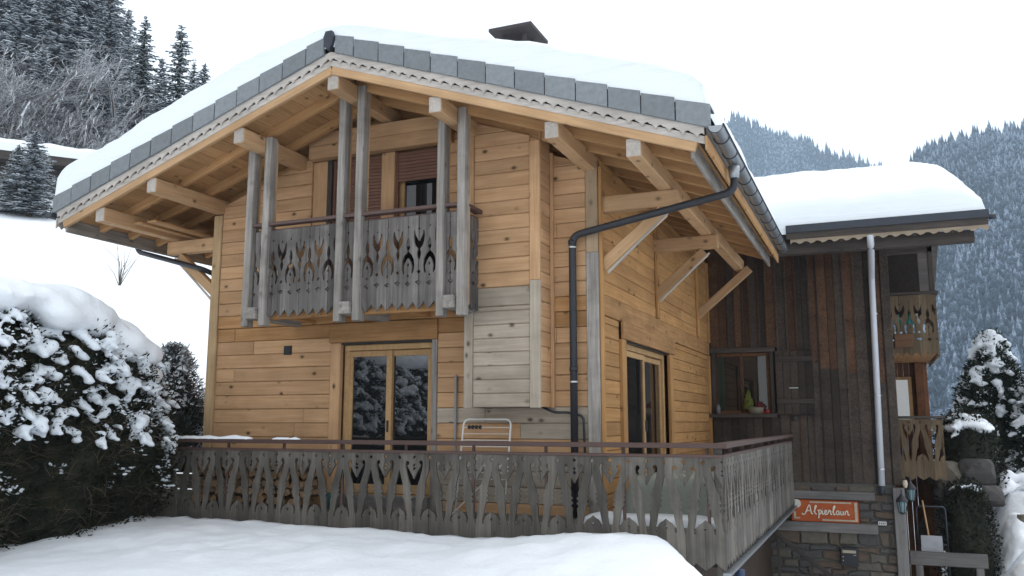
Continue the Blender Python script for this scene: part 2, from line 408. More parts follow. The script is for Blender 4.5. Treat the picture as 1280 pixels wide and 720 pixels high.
# corner posts
box('corner_post', (-.172, -.055, -.5), (.002, .06, 3.3), GREY_POST, chalet, .01)
box('corner_post', (-.17, -.053, 3.302), (.0, .06, 4.55), wood('corner_upper', (.42, .31, .2), (.27, .19, .12), 'x', .6, .1, (.28, .27, .26), -.03), chalet, .01)
box('corner_trim', (.004, -.02, -.5), (.05, .062, 4.5), PINE_SIDE, chalet, .006)
box('corner_post', (W0-.005, -.05, -.5), (W0+.17, .08, 4.42), wood('corner_wood', (.50, .36, .21), (.34, .22, .11), 'x', .7, .1, (.26, .23, .2), -.06), chalet, .01)
box('corner_post', (-.1, LEN-.1, 2.73), (.07, LEN+.02, 4.5), PINE_SIDE, chalet, .01)
box('corner_post', (-.1, LEN-.1, -.5), (.055, LEN+.02, 2.45), PINE_SIDE, chalet, .01)
# upright trims under the side brackets
for y in (3.15, 6.7): box('wall_post', (.03, y-.07, 2.74), (.075, y+.07, 4.55), PINE_SIDE, chalet, .006)
# vent
vent = box('vent', (-5.14, -.035, 2.06), (-5.0, .0, 2.2), BLACK, chalet, .004)
for k in range(4): box('vent_slat', (-5.13, -.045, 2.075+k*.031), (-5.01, -.03, 2.09+k*.031), BLACK, vent, .002)
tube('conduit', [(-2.13, -.05, -.1), (-2.12, -.05, 1.68)], .02, GREY_POST_Z, chalet)

# ---- doors
def sliding_door(name, M, w, h, parent, deep=.11, lean=False):
    """opening w x h, local x along wall, y into wall, z up"""
    d = put(name, None, M, parent); f = .085
    def bx(n, a, b, mat, par=d, c=.006, ax=None):
        return box_local(n, a, b, mat, par, M, c)
    bx('frame', (0, deep, h-f), (w, deep+.09, h), DOORW); bx('frame', (0, deep, 0), (w, deep+.09, .1), DOORW)
    for x in (0, w-f): bx('frame', (x, deep+.002, .1), (x+f, deep+.088, h-f), DOORW)
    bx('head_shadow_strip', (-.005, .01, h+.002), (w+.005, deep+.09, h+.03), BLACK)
    for (a, b, y) in ((f*.6, w*.53, deep+.012), (w*.47, w-f*.6, deep+.05)):
        s = .095
        bx('sash', (a, y, h-f-s), (b, y+.055, h-f-.01), DOORW); bx('sash', (a, y, .11), (b, y+.055, .24), DOORW)
        for x in (a, b-s): bx('sash', (x, y+.001, .24), (x+s, y+.054, h-f-s), DOORW)
        p = bx('pane', (a+s-.01, y+.024, .23), (b-s+.01, y+.034, h-f-s+.01), GLASS, c=.001)
    bx('door_handle', (w*.53-.06, deep-.02, 1.0), (w*.53-.035, deep+.01, 1.17), BLACK)
    return d
def box_local(n, a, b, mat, par, M, c=.006):
    a = Vector(a); b = Vector(b); d = b-a; m = (a+b)/2; ax = max(range(3), key=lambda i: d[i])
    if ax == 0: B, L = frame((a.x, m.y, m.z), (b.x, m.y, m.z)); w, h = d.y, d.z
    elif ax == 1: B, L = frame((m.x, a.y, m.z), (m.x, b.y, m.z)); w, h = d.x, d.z
    else: B, L = frame((m.x, m.y, a.z), (m.x, m.y, b.z)); w, h = d.x, d.y
    return put(n, beam_mesh(L, w, h, min(c, w*.3, h*.3), mat), M @ B, par)
sliding_door('terrace_door', T(-4.09, -.02, -.12), 1.56, 2.3, chalet)
sliding_door('side_door', T(.03, DY0, -.12) @ RZ90, DY1-DY0, 2.3, chalet, .08)
# casings and lintels
box('lintel', (-4.29, -.055, 2.212), (-2.43, .04, 2.505), PINE_STAIN, chalet, .01)
box('casing', (-4.27, -.03, -.4), (-4.093, .06, 2.208), PINE_Z if False else PINE, chalet, .008)
box('casing', (-2.528, -.03, -.4), (-2.44, .06, 2.208), GREY_POST, chalet, .008)
box('lintel', (.03, .9, 2.205), (.075, 4.34, 2.465), PINE_STAIN, chalet, .01)
box('casing', (.0, .89, -.4), (.06, 1.095, 2.2), PINE_SIDE, chalet, .008)
box('casing', (.0, 3.955, -.4), (.06, 4.2, 2.2), PINE_SIDE, chalet, .008)
box('sill_board', (-4.1, -.12, -.2), (-2.52, -.02, -.02), GREYBEAM, chalet)

# ---- upper front: header panel, roller shutters, opening
box('header_panel', (-4.71, -.16, 5.12), (-2.2, -.02, 5.33), PINE, chalet, .006)
box('header_panel', (-4.71, -.16, 5.334), (-2.2, -.02, 5.545), PINE, chalet, .006)
box('reveal', (-4.72, .0, 2.8), (-4.45, .2, 5.12), PINE, chalet, .006)
for (a, b) in ((-4.36, -3.45), (-3.22, -2.46)):
    s = part('roller_shutter' if a < -4 else 'half_closed_roller_shutter', (a, .05, 2.8), chalet)
    zb = 2.85 if a < -4 else 4.62
    k = 5.11
    while k-.052 > zb:
        k -= .052; box('slat', (a+.035, .04, k+.002), (b-.035, .055, k+.05), SHUTTER, s, .004)
    for x in (a, b-.04): box('guide_rail', (x, .028, 2.8), (x+.04, .075, 5.12), SHUTTER, s, .004)
box('mullion', (-3.45, -.02, 2.75), (-3.22, .1, 5.12), PINE, chalet, .008)
box('recess_shade_strip', (-4.45, -.01, 2.8), (-4.362, .03, 5.12), DARK_X, chalet, .004)  # dark strip standing in for the shade of the recess beside the shutter
win = part('balcony_door', (-2.85, .12, 2.8), chalet)
for x in (-3.18, -2.52): box('frame', (x-.05, .12, 2.8), (x+.06, .2, 5.1), DOORW, win)
box('pane', (-3.13, .16, 2.95), (-2.55, .17, 5.0), GLASS_DIM, win, .002)
box('frame', (-3.13, .13, 2.8), (-2.55, .19, 2.95), DOORW, win)

# ---- boxed-out shaft beside the balcony
BX0, BX1, BD, BZ = -1.8, -.68, .4537, 1.213
oriel = put('boxed_shaft', poly_mesh([(BX0+.02, BZ+.012), (BX1-.02, BZ+.012), (BX1-.02, roofz(BX1)+.1), (BX0+.02, roofz(BX0)+.1)], BD-.06, PINE), T(0, -BD+.03, 0), chalet)
gab2 = lambda x: (ZR+.12-SL*(x-XR), 99)
courses(oriel, T(0, -BD+.008, 0), BX0+.13, BX1-.15, BZ, 2.57, .185, PINE_GREY, [], t=.03)
courses(oriel, T(0, -BD-.004, 0), BX0+.0, BX1-.15, 2.573, 2.83, .26, PINE_GREY, [], t=.04)
courses(oriel, T(0, -BD+.008, 0), BX0+.13, BX1-.15, 2.834, 5.6, .2, PINE, [], top=gab2, t=.03)
box('corner_board', (BX0, -BD-.012, BZ-.005), (BX0+.13, -BD+.03, 2.57), PINE_GREY, oriel, .006)
box('corner_board', (BX1-.15, -BD-.014, BZ-.005), (BX1-.0, -BD+.03, 2.9), PINE_GREY, oriel, .006)
box('corner_board', (BX1-.15, -BD-.014, 2.903), (BX1, -BD+.03, roofz(BX1)+.08), PINE, oriel, .006)
box('corner_board', (BX0, -BD-.012, 2.834), (BX0+.13, -BD+.03, roofz(BX0)+.08), PINE, oriel, .006)
courses(oriel, T(BX1+.002, 0, 0) @ RZ90, -BD+.032, -.05, BZ, 5.0, .2, PINE, [], t=.03)
box('corner_board', (BX1+.004, -.09, BZ), (BX1+.05, -.035, roofz(BX1)), PINE, oriel, .005)

# ---- roof: purlins, rafters, sheathing, slab, tiles, barge boards
YF, YB = -1.6, 5.9
roof = put('roof', mesh('roof', *(lambda xs, s: ([(x, y, roofz(x)+dz) for y in (YF+.07, YB) for dz in (.262, .56) for x in xs],
    [(0, 1, 4, 3), (1, 2, 5, 4), (6, 9, 10, 7), (7, 10, 11, 8), (0, 6, 7, 1), (1, 7, 8, 2), (3, 4, 10, 9), (4, 5, 11, 10), (0, 3, 9, 6), (2, 8, 11, 5)]))((XR-5.08, XR, XR+5.08), 1), DARK_X), None, chalet)
for k, off in enumerate((0, 1.6014, -1.6014, 3.2141, -3.2141, 4.2329, -4.2329)):
    x = XR+off; z = roofz(x); yb = {0: .25, 1: .25, 2: .25, 3: .2, 4: .2, 5: 6.9, 6: 5.7}[k]
    p = beam('purlin', (x, -1.53, z), (x, yb, z), .18, .22, PINE_BEAM, chalet, .012)
    beam('purlin_end', (x, -1.538, z), (x, -1.531, z), .172, .212, GREY_END, p, .004)
ca = math.cos(math.atan(SL))
for s in (-1, 1):
    y = -1.55
    while y < YB:
        first = y < -1.5
        a = Vector((XR+s*.0, y, ZR+.165)); b = Vector((XR+s*(4.97 if first else 4.86), y, ZR+.165-SL*(4.97 if first else 4.86)))
        beam('rake_rafter' if first else 'rafter', a, b, .06 if first else .085, .125, PINE_BEAM if first else PINE_SOFFIT, roof, .006)
        y += .6
    e = .02; n = 0
    while e < 4.95:
        x0, x1 = XR+s*e, XR+s*(e+.205); xm = (x0+x1)/2; zc = roofz(xm)+.242
        M = T(xm, YF+.075, zc) @ Matrix.Rotation(s*math.atan(SL), 4, 'Y') @ Matrix.Rotation(math.pi/2, 4, 'Z')
        put('sheathing_plank', beam_mesh(YB-YF-.1, .205/ca-.004, .02, .004, PINE_SOFFIT), M, roof); e += .207
    # barge boards: flat backing plus scalloped board
    Lr = 5.07
    def rake_poly(lo, hi, y, t, mat, name, L=Lr, wave=0):
        n = 1 if not wave else int(L/wave*8)
        up = [(d, -SL*d+hi) for d in (L, 0)]
        dn = []
        for i in range(n+1):
            d = L*i/n; dz = 0
            if wave:
                ph = (d/wave) % 1.; dz = .05*(abs(math.sin(math.pi*ph))**.7)+(.018 if .12 < ph < .4 else 0)
            dn.append((d, -SL*d+lo+dz))
        pts = dn+up if s > 0 else [(-a, b) for a, b in (dn+up)][::-1]
        return put(name, poly_mesh(pts, t, mat), T(XR, y, ZR), roof)
    rake_poly(.212, .30, YF+.012, .022, SCALLOP, 'barge_board')
    rake_poly(.262, .41, YF-.014, .022, SCALLOP, 'scalloped_board', wave=.156)
    # verge tiles
    nt_ = 13; tl = 5.16/nt_
    for i in range(nt_):
        d0 = i*tl+(.09 if i == 0 else 0); d1 = (i+1)*tl-.012
        lift = .026
        pts = [(d0, -SL*d0+.40), (d1, -SL*d1+.40), (d1, -SL*d1+.655+lift), (d0, -SL*d0+.655)]
        if s < 0: pts = [(-a, b) for a, b in pts][::-1]
        put('verge_tile', poly_mesh(pts, .05, TILE, .006), T(XR, YF-.045-.008*random.random(), ZR+random.uniform(-.004, .004)), roof)
        # tile top flange
        a = Vector((XR+s*d0, YF+.12, ZR-SL*d0+.645)); b = Vector((XR+s*d1, YF+.12, ZR-SL*d1+.645+lift))
        beam('verge_tile_top', a, b, .3, .02, TILE, roof, .004)
put('ridge_cap_end', poly_mesh([(-.06, .47), (0, .40), (.06, .47), (.085, .60), (.05, .69), (-.05, .69), (-.085, .60)], .12, LEAD, .01), T(XR, YF-.09, ZR+.0), roof)
# eaves right and left: inner fascia, outer perforated eave board, gutter
for s in (1, -1):
    xi = XR+s*4.92; xo = XR+s*5.07; zi = roofz(xi)
    box('inner_fascia', (xi-.02, YF+.05, zi+.02), (xi+.02, YB, zi+.24), GREY_POST, roof, .006)
    # outer eave board with scalloped edge
    pts = [(0, .0)]; L = YB-YF; nn = int(L/.1)
    low = [(L*i/(nn*4), .045*abs(math.sin(math.pi*i/4))) for i in range(nn*4+1)]
    me = poly_mesh(low+[(L, .17), (0, .17)], .024, PINE_SOFFIT if s > 0 else SCALLOP)
    put('eave_board', me, (T(xo+.03, YF, zi+.13-.05) @ RZ90) if s > 0 else (T(xo-.03, YF+L, zi+.08) @ Matrix.Rotation(-math.pi/2, 4, 'Z')), roof)
    gxx = XR+s*5.205; gzz = roofz(XR+5.07)+.385
    n = 12; V = []; F = []
    ys = (YF-.06, YB-.15)
    for y in ys:
        for k in range(n+1):
            a = math.pi*(1+k/n); V.append((gxx+.085*math.cos(a), y, gzz+.085*math.sin(a)))
        for k in range(n+1):
            a = math.pi*(1+k/n); V.append((gxx+.079*math.cos(a), y, gzz+.079*math.sin(a)))
    m = 2*(n+1)
    for k in range(n):
        F += [(k+1, k, m+k, m+k+1), (n+1+k, n+2+k, m+n+2+k, m+n+1+k), (k, k+1, n+2+k, n+1+k), (m+k+1, m+k, m+n+1+k, m+n+2+k)]
    F += [(0, n+1, m+n+1, m), (n, m+n, m+2*n+1, 2*n+1)]
    F.append(tuple(range(n+1))); F.append(tuple(range(m+n, m-1, -1)))
    g = put('gutter', mesh('gutter', V, F, ZINC if s > 0 else LEAD, smooth=False), None, chalet)
    y = YF+.35
    while y < YB-.3:
        tube('gutter_bracket', [(gxx+.089*math.cos(math.pi*(1+k/8)), y, gzz+.089*math.sin(math.pi*(1+k/8))) for k in range(9)], .009, LEAD, g, 6); y += .62
    tube('gutter_bead', [(gxx+s*.088, ys[0], gzz+.004), (gxx+s*.088, ys[1], gzz+.004)], .013, LEAD, g, 8)

# ---- side brackets
def bracket(y, s, strut_only=False, zb=3.12):
    x0 = 0.05 if s > 0 else W0-.02; xe = XR+s*4.2329+s*.12; zt = roofz(XR+4.2329)-.112
    b = part('eave_bracket', (x0, y, zb), chalet)
    if not strut_only:
        beam('bracket_beam', (x0-s*.1, y, zt-.11), (xe+s*.06, y, zt-.11), .16, .22, PINE_BEAM, b, .012)
        beam('strut', (x0-s*.03, y, zb), (x0+s*.82, y, zt-.27), .13, .16, PINE_BEAM, b, .01)
        beam('strut_lath', (x0+s*.05, y-.05, zb-.1), (x0+s*.9, y-.05, zt-.30), .03, .03, SCALLOP, b, .003)  # lath in pale wood, its tone imitating light on the strut's lower side
    else:
        beam('strut', (x0-s*.04, y, zb+.05), (xe+s*.1, y, zt+.02), .14, .15, PINE_BEAM, b, .01)
bracket(.12, 1); bracket(3.15, 1); bracket(6.72, 1, True); bracket(.12, -1); bracket(3.4, -1)

# ---- right downpipe
dp = part('downpipe', (-.33, -.12, -.2), chalet)
tube('pipe', bend([(1.88, -.35, 4.06), (1.88, -.36, 3.86), (-.335, -.13, 3.53), (-.335, -.13, -.2)], .13), .05, BLACK, dp, 12)
for z in (3.37, 1.55): tube('clamp', [(-.335, -.13, z-.012), (-.335, -.13, z+.012)], .058, STEEL, dp, 12)
for z in (1.72, 3.44): tube('sleeve', [(-.335, -.13, z-.03), (-.335, -.13, z+.03)], .057, BLACK, dp, 12)
tube('pipe_collar', [(1.88, -.35, 4.03), (1.88, -.35, 4.18)], [.06, .075], ZINC, dp, 12)
tube('cable', bend([(-.78, -.12, 1.22), (-.62, -.12, 1.15), (-.42, -.1, 1.15), (-.22, -.09, 1.1), (-.2, -.08, .3)], .06), .017, BLACK, chalet)
dl = part('left_downpipe', (-8.4, .1, 4), chalet)
tube('pipe', bend([(-8.53, .14, 4.1), (-8.5, .14, 3.99), (-6.9, .0, 3.55), (-6.85, .2, 3.5)], .1), .045, BLACK, dl, 10)

# ---- fretwork boards
def fret_outline(kind):
    if kind == 'terrace':
        w = .225; Lh = 1.27
        A = [(0, 0), (0, .038), (.028, .067), (0, .097), (0, .22), (.018, .28), (.042, .37), (.06, .44), (.042, .465), (.066, .49), (.044, .52), (.07, .55), (.05, .58),
             (.075, .605), (.094, .65), (.1, .70), (.112, .76), (.128, .82), (.13, .855), (.117, .875), (.1, .862), (.102, .835), (.095, .80), (.07, .765), (.035, .745), (0, .72), (0, .79), (.02, .815), (0, .84), (0, 1.27)]
        bot = [(w*.25, 1.235), (w*.5, 1.19), (w*.75, 1.235)]
        B = [(0, 1.27), (0, .88), (.02, .82), (.034, .72), (.03, .64), (.052, .61), (.024, .58), (.052, .55), (.024, .52), (.052, .49), (.044, .455), (.064, .41), (.092, .34), (.115, .26),
             (.13, .19), (.135, .15), (.125, .115), (.10, .105), (.08, .12), (.078, .145), (.09, .162), (.104, .17), (.088, .20), (.055, .25), (.026, .3), (0, .345), (0, .24), (.028, .212), (0, .187), (.024, .165), (0, .143), (0, .09), (.026, .062), (0, .035), (0, 0)]
    else:
        w = .165; Lh = 1.28
        A = [(0, 0), (0, .13), (.016, .15), (0, .17), (0, .29), (.025, .36), (.03, .43), (.015, .48), (.02, .5), (.06, .54), (.09, .6), (.1, .68), (.09, .76), (.07, .8), (.055, .79), (.06, .74), (.065, .70), (.045, .64), (.02, .60), (0, .58),
             (0, .64), (.018, .67), (0, .70), (0, .80), (.02, .83), (0, .835), (0, .9), (.02, .91), (.045, .925), (.02, .955), (0, .965), (0, 1.28)]
        bot = [(w*.3, 1.225), (w*.5, 1.18), (w*.7, 1.225)]
        B = [(0, 1.28), (0, .95), (.02, .945), (.055, .91), (.02, .895), (0, .89), (0, .80), (.03, .775), (0, .745), (0, .62), (.025, .56), (.03, .51), (.015, .47), (.02, .45), (.05, .42), (.075, .36), (.085, .29), (.08, .22), (.07, .2), (.06, .2), (.055, .24), (.04, .28), (0, .35), (0, .2), (.015, .18), (0, .16), (0, 0)]
    pts = A+bot+[(w-a, b) for a, b in B]
    e = .0015
    pts = [(min(max(a, e), w-e), Lh-b) for a, b in pts]          # counter-clockwise from -y: down the left side, up the right
    return pts, w, Lh
FRM = {}
def fret_meshes(kind, mat):
    k = (kind, mat.name)
    if k not in FRM:
        pts, w, L = fret_outline(kind)
        a = poly_mesh(pts, .026, mat, name='baluster'); mir = [(w-x, z) for x, z in pts][::-1]
        FRM[k] = (a, poly_mesh(mir, .026, mat, name='baluster'), w, L)
    return FRM[k]
def fret_run(parent, p0, p1, ztop, kind, mat, flip=0, name='carved_baluster'):
    """boards from p0 to p1 (x,y), face towards the right-hand side of the run direction"""
    a, b, w, L = fret_meshes(kind, mat)
    d = Vector((p1[0]-p0[0], p1[1]-p0[1])); n = max(1, round(d.length/w)); st = d.length/n; d.normalize(); ang = math.atan2(d.y, d.x)
    for i in range(n):
        x, y = p0[0]+d.x*st*i, p0[1]+d.y*st*i
        M = T(x, y, ztop-L+random.uniform(-.006, .006)) @ Matrix.Rotation(ang, 4, 'Z') @ T(0, random.uniform(-.004, .004), 0) @ Matrix.Rotation(random.uniform(-.006, .006), 4, 'Y') @ Matrix.Diagonal((st/w, 1, 1, 1))
        put(name, (a, b)[(i+flip) % 2], M, parent)

# ---- balcony
bal = part('balcony', (XR, -.6, 2.7), chalet)
BY = -1.02
box('floor', (-4.95, BY+.05, 2.68), (-1.62, .0, 2.78), PINE_STAIN, bal, .004, axis=0)
for x in (-4.6, -3.9, -2.6, -2.05): box('floor_joist', (x-.05, BY+.1, 2.53), (x+.05, .02, 2.678), PINE_STAIN, bal, .006)
box('edge_beam', (-4.95, BY+.12, 2.5), (-1.62, BY+.22, 2.675), PINE_STAIN, bal, .006)
for off in (-1.6014, 0, 1.6014):
    x = XR+off; zt = roofz(x)+.16
    beam('bracket_arm', (x, BY-.1, 2.58), (x, .02, 2.58), .17, .17, GREY_POST, bal, .012)
    for s in (-1, 1):
        xc = x+s*.152
        b_ = box('clamp_post', (xc-.058, BY-.045, 2.40), (xc+.058, BY+.11, zt-.05), GREY_POST, bal, .012, axis=2)
        # upper inner stretch is less weathered: pine cheek behind
        box('post_cheek', (xc-.05, BY+.1105, 2.55), (xc+.05, BY+.15, zt-.09), PINE_BEAM, bal, .006, axis=2)
fret_run(bal, (-4.97, BY+.02), (-1.58, BY+.02), 3.80, 'balcony', FRET_HI)
fret_run(bal, (-1.585, BY+.03), (-1.585, -BD-.02), 3.80, 'balcony', FRET_HI, 1)
box('rail_cap', (-5.0, BY-.03, 3.87), (-1.54, BY+.09, 3.92), RAILBROWN, bal, .006); box('lower_rail', (-4.97, BY+.045, 3.78), (-1.6, BY+.085, 3.825), RAILBROWN, bal, .004)
box('rail_cap', (-1.64, BY+.092, 3.873), (-1.52, -BD-.02, 3.923), RAILBROWN, bal, .006); box('lower_rail', (-1.61, BY+.06, 3.782), (-1.59, -BD-.02, 3.822), RAILBROWN, bal, .004)
box('lower_rail', (-4.97, BY+.047, 2.86), (-1.6, BY+.085, 2.93), FRET_HI, bal, .004)
box('rail_cap', (-5.0, BY+.092, 3.873), (-4.9, -.03, 3.923), RAILBROWN, bal, .006)
fret_run(bal, (-4.96, -.05), (-4.96, BY+.05), 3.80, 'balcony', FRET_HI)

# planks stored on the left brackets
for k in range(5):
    x = -6.98-.15*k
    beam('stored_plank', (x, -1.05+.1*(k % 2), 4.145+.033*(k % 2)), (x-.02, 1.9, 4.145+.033*(k % 2)), .145, .03, PINE_SOFFIT, None, .004, label='loose pine plank lying flat on the eave brackets beside the gable wall', cat='plank', group='planks stored on the eave brackets')

# ---- chimney
ch = thing('chimney', (-1.63, 1.12, 5.2), 'low dark chimney with a flat slab cap above the roof snow', 'chimney')
box('shaft', (-1.86, .92, 5.3), (-1.42, 1.34, 6.99), CHIM, ch, .01, axis=2)
for a in (-1.85, -1.5):
    for b in (.94, 1.26): box('cap_leg', (a, b, 6.99), (a+.06, b+.06, 7.16), CHIM, ch, .004)
box('slab_cap', (-2.0, .74, 7.16), (-1.27, 1.5, 7.22), CHIM, ch, .006)

# ---- roof snow
def blanket(name, x0, x1, y0, y1, basez, thick, rx, ry, label, mat=SNOW_ROOF, step=.09, bulge=.09, seed=0):
    nx = int((x1-x0)/step)+1; ny = int((y1-y0)/step)+1
    # cosine-spaced near edges
    def ax(a, b, n):
        u = np.linspace(0, 1, n); e = .5*(1-np.cos(np.pi*u)); return a+(b-a)*(.75*u+.25*e)
    xs, ys = ax(x0, x1, nx), ax(y0, y1, ny); V = []; F = []
    for y in ys:
        for x in xs:
            d1 = min(x-x0, x1-x)/rx; d2 = min(y-y0, y1-y)/ry
            n = 1+.16*fbm(x*.8+seed, y*.8, seed, 4)+.05*fbm(x*3, y*3, seed, 3)
            p = lambda d: math.sqrt(max(0, 1-(1-min(d, 1))**2))
            th = (thick(x, y) if callable(thick) else thick); P1, P2 = p(d1), p(d2)
            ox = bulge*.5*P1*(1-P1)*4*(-1 if x-x0 < x1-x else 1) if d1 < 1 else 0; oy = bulge*P2*(1-P2)*4*(-1 if y-y0 < y1-y else 1)*(1+.5*fbm(x*2, seed, 7)) if d2 < 1 else 0
            V.append((x+ox, y+oy, basez(x, y)+th*n*P1*P2))
    m = len(V)
    for j in range(ny-1):
        for i in range(nx-1): F.append((j*nx+i, j*nx+i+1, (j+1)*nx+i+1, (j+1)*nx+i))
    rim = [i for i in range(nx)]+[j*nx+nx-1 for j in range(1, ny)]+[(ny-1)*nx+i for i in range(nx-2, -1, -1)]+[j*nx for j in range(ny-2, 0, -1)]
    for r in rim:
        V.append((V[r][0], V[r][1], V[r][2]-.05))
    for k in range(len(rim)):
        l = (k+1) % len(rim); F.append((rim[l], rim[k], m+k, m+l))
    return put(name, mesh(name, V, F, mat, smooth=True), None, None, label, 'snow', kind='stuff')
def roof_smooth(x): return ZR-SL*math.sqrt((x-XR)**2+.25)+SL*.12
blanket('roof_snow', XR-5.14, XR+5.10, YF-.03, YB+.3, lambda x, y: roof_smooth(x)+.645, lambda x, y: (.33+.17*float(sstep(.1, 1.6, XR-x)) if x < XR else .31+.12*float(sstep(.9, 2.8, x-XR)))+.05*float(sstep(-1.5, .3, y)), .26, .20, 'thick rounded snow blanket on the main gable roof', seed=3)

# ================================================================== terrace
ter = thing('terrace', (-2.5, -.4, -.6), 'raised wooden terrace with carved grey balustrade and brown handrail', 'terrace')
RX, RY = 1.68, -.8
dk = part('deck', (-2.5, -.4, -.25), ter)
for k in range(6): box('deck_plank', (-7.0, RY+.02+k*.135, -.24), (RX-.02, RY+.15+k*.135, -.2), DECKW, dk, .004)
for k in range(12): box('deck_plank', (.06+k*.135, .02, -.24), (.19+k*.135, LEN-.08, -.2), DECKW, dk, .004, axis=1)
for x in np.arange(-6.6, 1.5, 1.2): box('joist', (x-.05, RY+.05, -.42), (x+.05, -.02, -.245), DECKW, dk)
fret_run(ter, (-7.05, RY), (RX, RY), .625, 'terrace', FRET)
fret_run(ter, (RX, RY+.01), (RX, LEN-.1), .625, 'terrace', FRET, 1)
box('handrail', (-7.1, RY-.05, .722), (RX+.06, RY+.09, .78), RAILBROWN, ter, .006); box('handrail', (RX-.09, RY+.092, .724), (RX+.06, LEN-.08, .782), RAILBROWN, ter, .006)
box('lower_rail', (-7.05, RY-.012, .615), (RX+.02, RY+.06, .65), RAILBROWN, ter, .004); box('lower_rail', (RX-.06, RY+.062, .617), (RX+.012, LEN-.08, .652), RAILBROWN, ter, .004)
for z in (.45, -.3):
    box('back_rail', (-7.05, RY+.03, z), (RX-.03, RY+.075, z+.07), FRET, ter, .004) if z < 0 else None
    box('back_rail', (RX-.06, RY+.1, z), (RX-.03, LEN-.1, z+.07), FRET, ter, .004) if z < 0 else None
for x in np.arange(-6.5, 1.6, 1.0): box('rail_post', (x-.018, RY+.03, -.2), (x+.018, RY+.06, .72), RAILBROWN, ter, .004, axis=2)
for y in np.arange(.3, LEN, 1.05): box('rail_post', (RX-.1, y-.018, -.2), (RX-.064, y+.018, .722), RAILBROWN, ter, .004, axis=2)
box('corner_baluster_post', (RX-.11, RY+.03, -.8), (RX-.02, RY+.12, .72), FRET, ter, .006, axis=2)
box('edge_flashing', (RX-.04, RY, -.70), (RX+.05, LEN-.1, -.66), ZINC, ter, .006)
box('edge_beam', (RX-.2, RY+.1, -.62), (RX-.08, LEN-.1, -.42), DARK_X, ter, .006)
# snow lying on the rail and on the deck
def lump_snow(name, pts, r, flat, label, cell=.03, parent=None, mat=SNOW, kind='stuff', jitter=.3):
    pass
def ridge_snow(name, p0, p1, w, h, label):
    n = int((Vector(p1)-Vector(p0)).length/.05)+2; V = []; F = []; k = 9
    d = (Vector(p1)-Vector(p0)); u = d.normalized(); s = Vector((-u.y, u.x, 0))
    for i in range(n):
        t = i/(n-1); e = math.sqrt(max(0, 1-max(0, abs(2*t-1)*1.06-.06)**14))+.001; q = Vector(p0)+d*t; ww = w*(1+.25*fbm(t*9, w*7, h*5))
        hh = h*e*(.8+.55*fbm(t*7, 3.1, w*9)+.2)
        for j in range(k):
            a = math.pi*j/(k-1); V.append(q+s*math.cos(a)*ww*.5*min(1, e+.3)+Vector((0, 0, max(0, math.sin(a))*hh-.004)))
    for i in range(n-1):
        for j in range(k-1): F.append((i*k+j, i*k+j+1, (i+1)*k+j+1, (i+1)*k+j))
    return put(name, mesh(name, V, F, SNOW, smooth=True), None, None, label, 'snow', kind='stuff')
ridge_snow('rail_snow', (-6.75, RY+.02, .78), (-5.05, RY+.02, .78), .125, .045, 'thin strip of snow along the handrail end beside the hedge')
ridge_snow('rail_snow', (-4.7, RY+.02, .78), (-4.2, RY+.02, .78), .11, .028, 'short thin snow patch on the handrail in front of the terrace door')
blanket('deck_snow', .12, RX-.08, .1, 7.5, lambda x, y: -.2, .15, .3, .6, 'smooth snow lying on the side terrace behind the balustrade', mat=SNOW, step=.12, seed=8)
blanket('deck_snow', -.1, RX-.12, RY+.12, .0, lambda x, y: -.2, .12, .3, .3, 'low snow drift in the corner of the terrace', mat=SNOW, step=.09, seed=5)

# ================================================================== annex (dark old house behind)
AY = 7.97
annex = thing('annex_house', (2.2, 11, -3), 'older dark weathered timber house on a stone base joined to the chalet', 'house')
awall = put('front_wall', poly_mesh([(-3, -.2), (3.66, -.2), (3.66, 5.3), (-3, 5.3)], .2, DARK_Z), T(0, AY+.1, 0), annex)
put('right_wall', poly_mesh([(AY+.1, -3.2), (14.8, -3.2), (14.8, 5.5), (AY+.1, 5.5)], .2, BROWN_Z), T(3.66, 0, 0) @ RZ90, annex)
x = .07
while x < 3.6:
    w = random.uniform(.13, .21); x1 = min(x+w, 3.66)
    for (z0, z1) in ([(-.2, 1.12), (2.6, 4.9)] if x1 > -.1 and x < 1.36 else [(-.2, random.uniform(1.5, 2.3)), (None, 4.9)]):
        if z0 is None: z0 = zprev+.004
        zprev = z1
        warm = z0 > 1.4 and random.random() < (.85 if x < 1.5 else .45 if x < 2.6 else .1)
        box('cladding_board', (x, AY-.0-.012*random.random(), z0), (x1-.006, AY+.095, z1), DARK_WARM_Z if warm else DARK_Z, awall, .005, axis=2)
    if random.random() < .75: box('cover_strip', (x1-.022, AY-.03, -.18 if not x1 < 1.36 else 2.62), (x1+.016, AY-.0125, 4.85), DARK_WARM_Z if random.random() < .35 else DARK_Z, awall, .004, axis=2)
    x = x1
box('corner_board', (3.56, AY-.04, -.2), (3.72, AY+.14, 4.9), DARK_Z, awall, .008, axis=2)
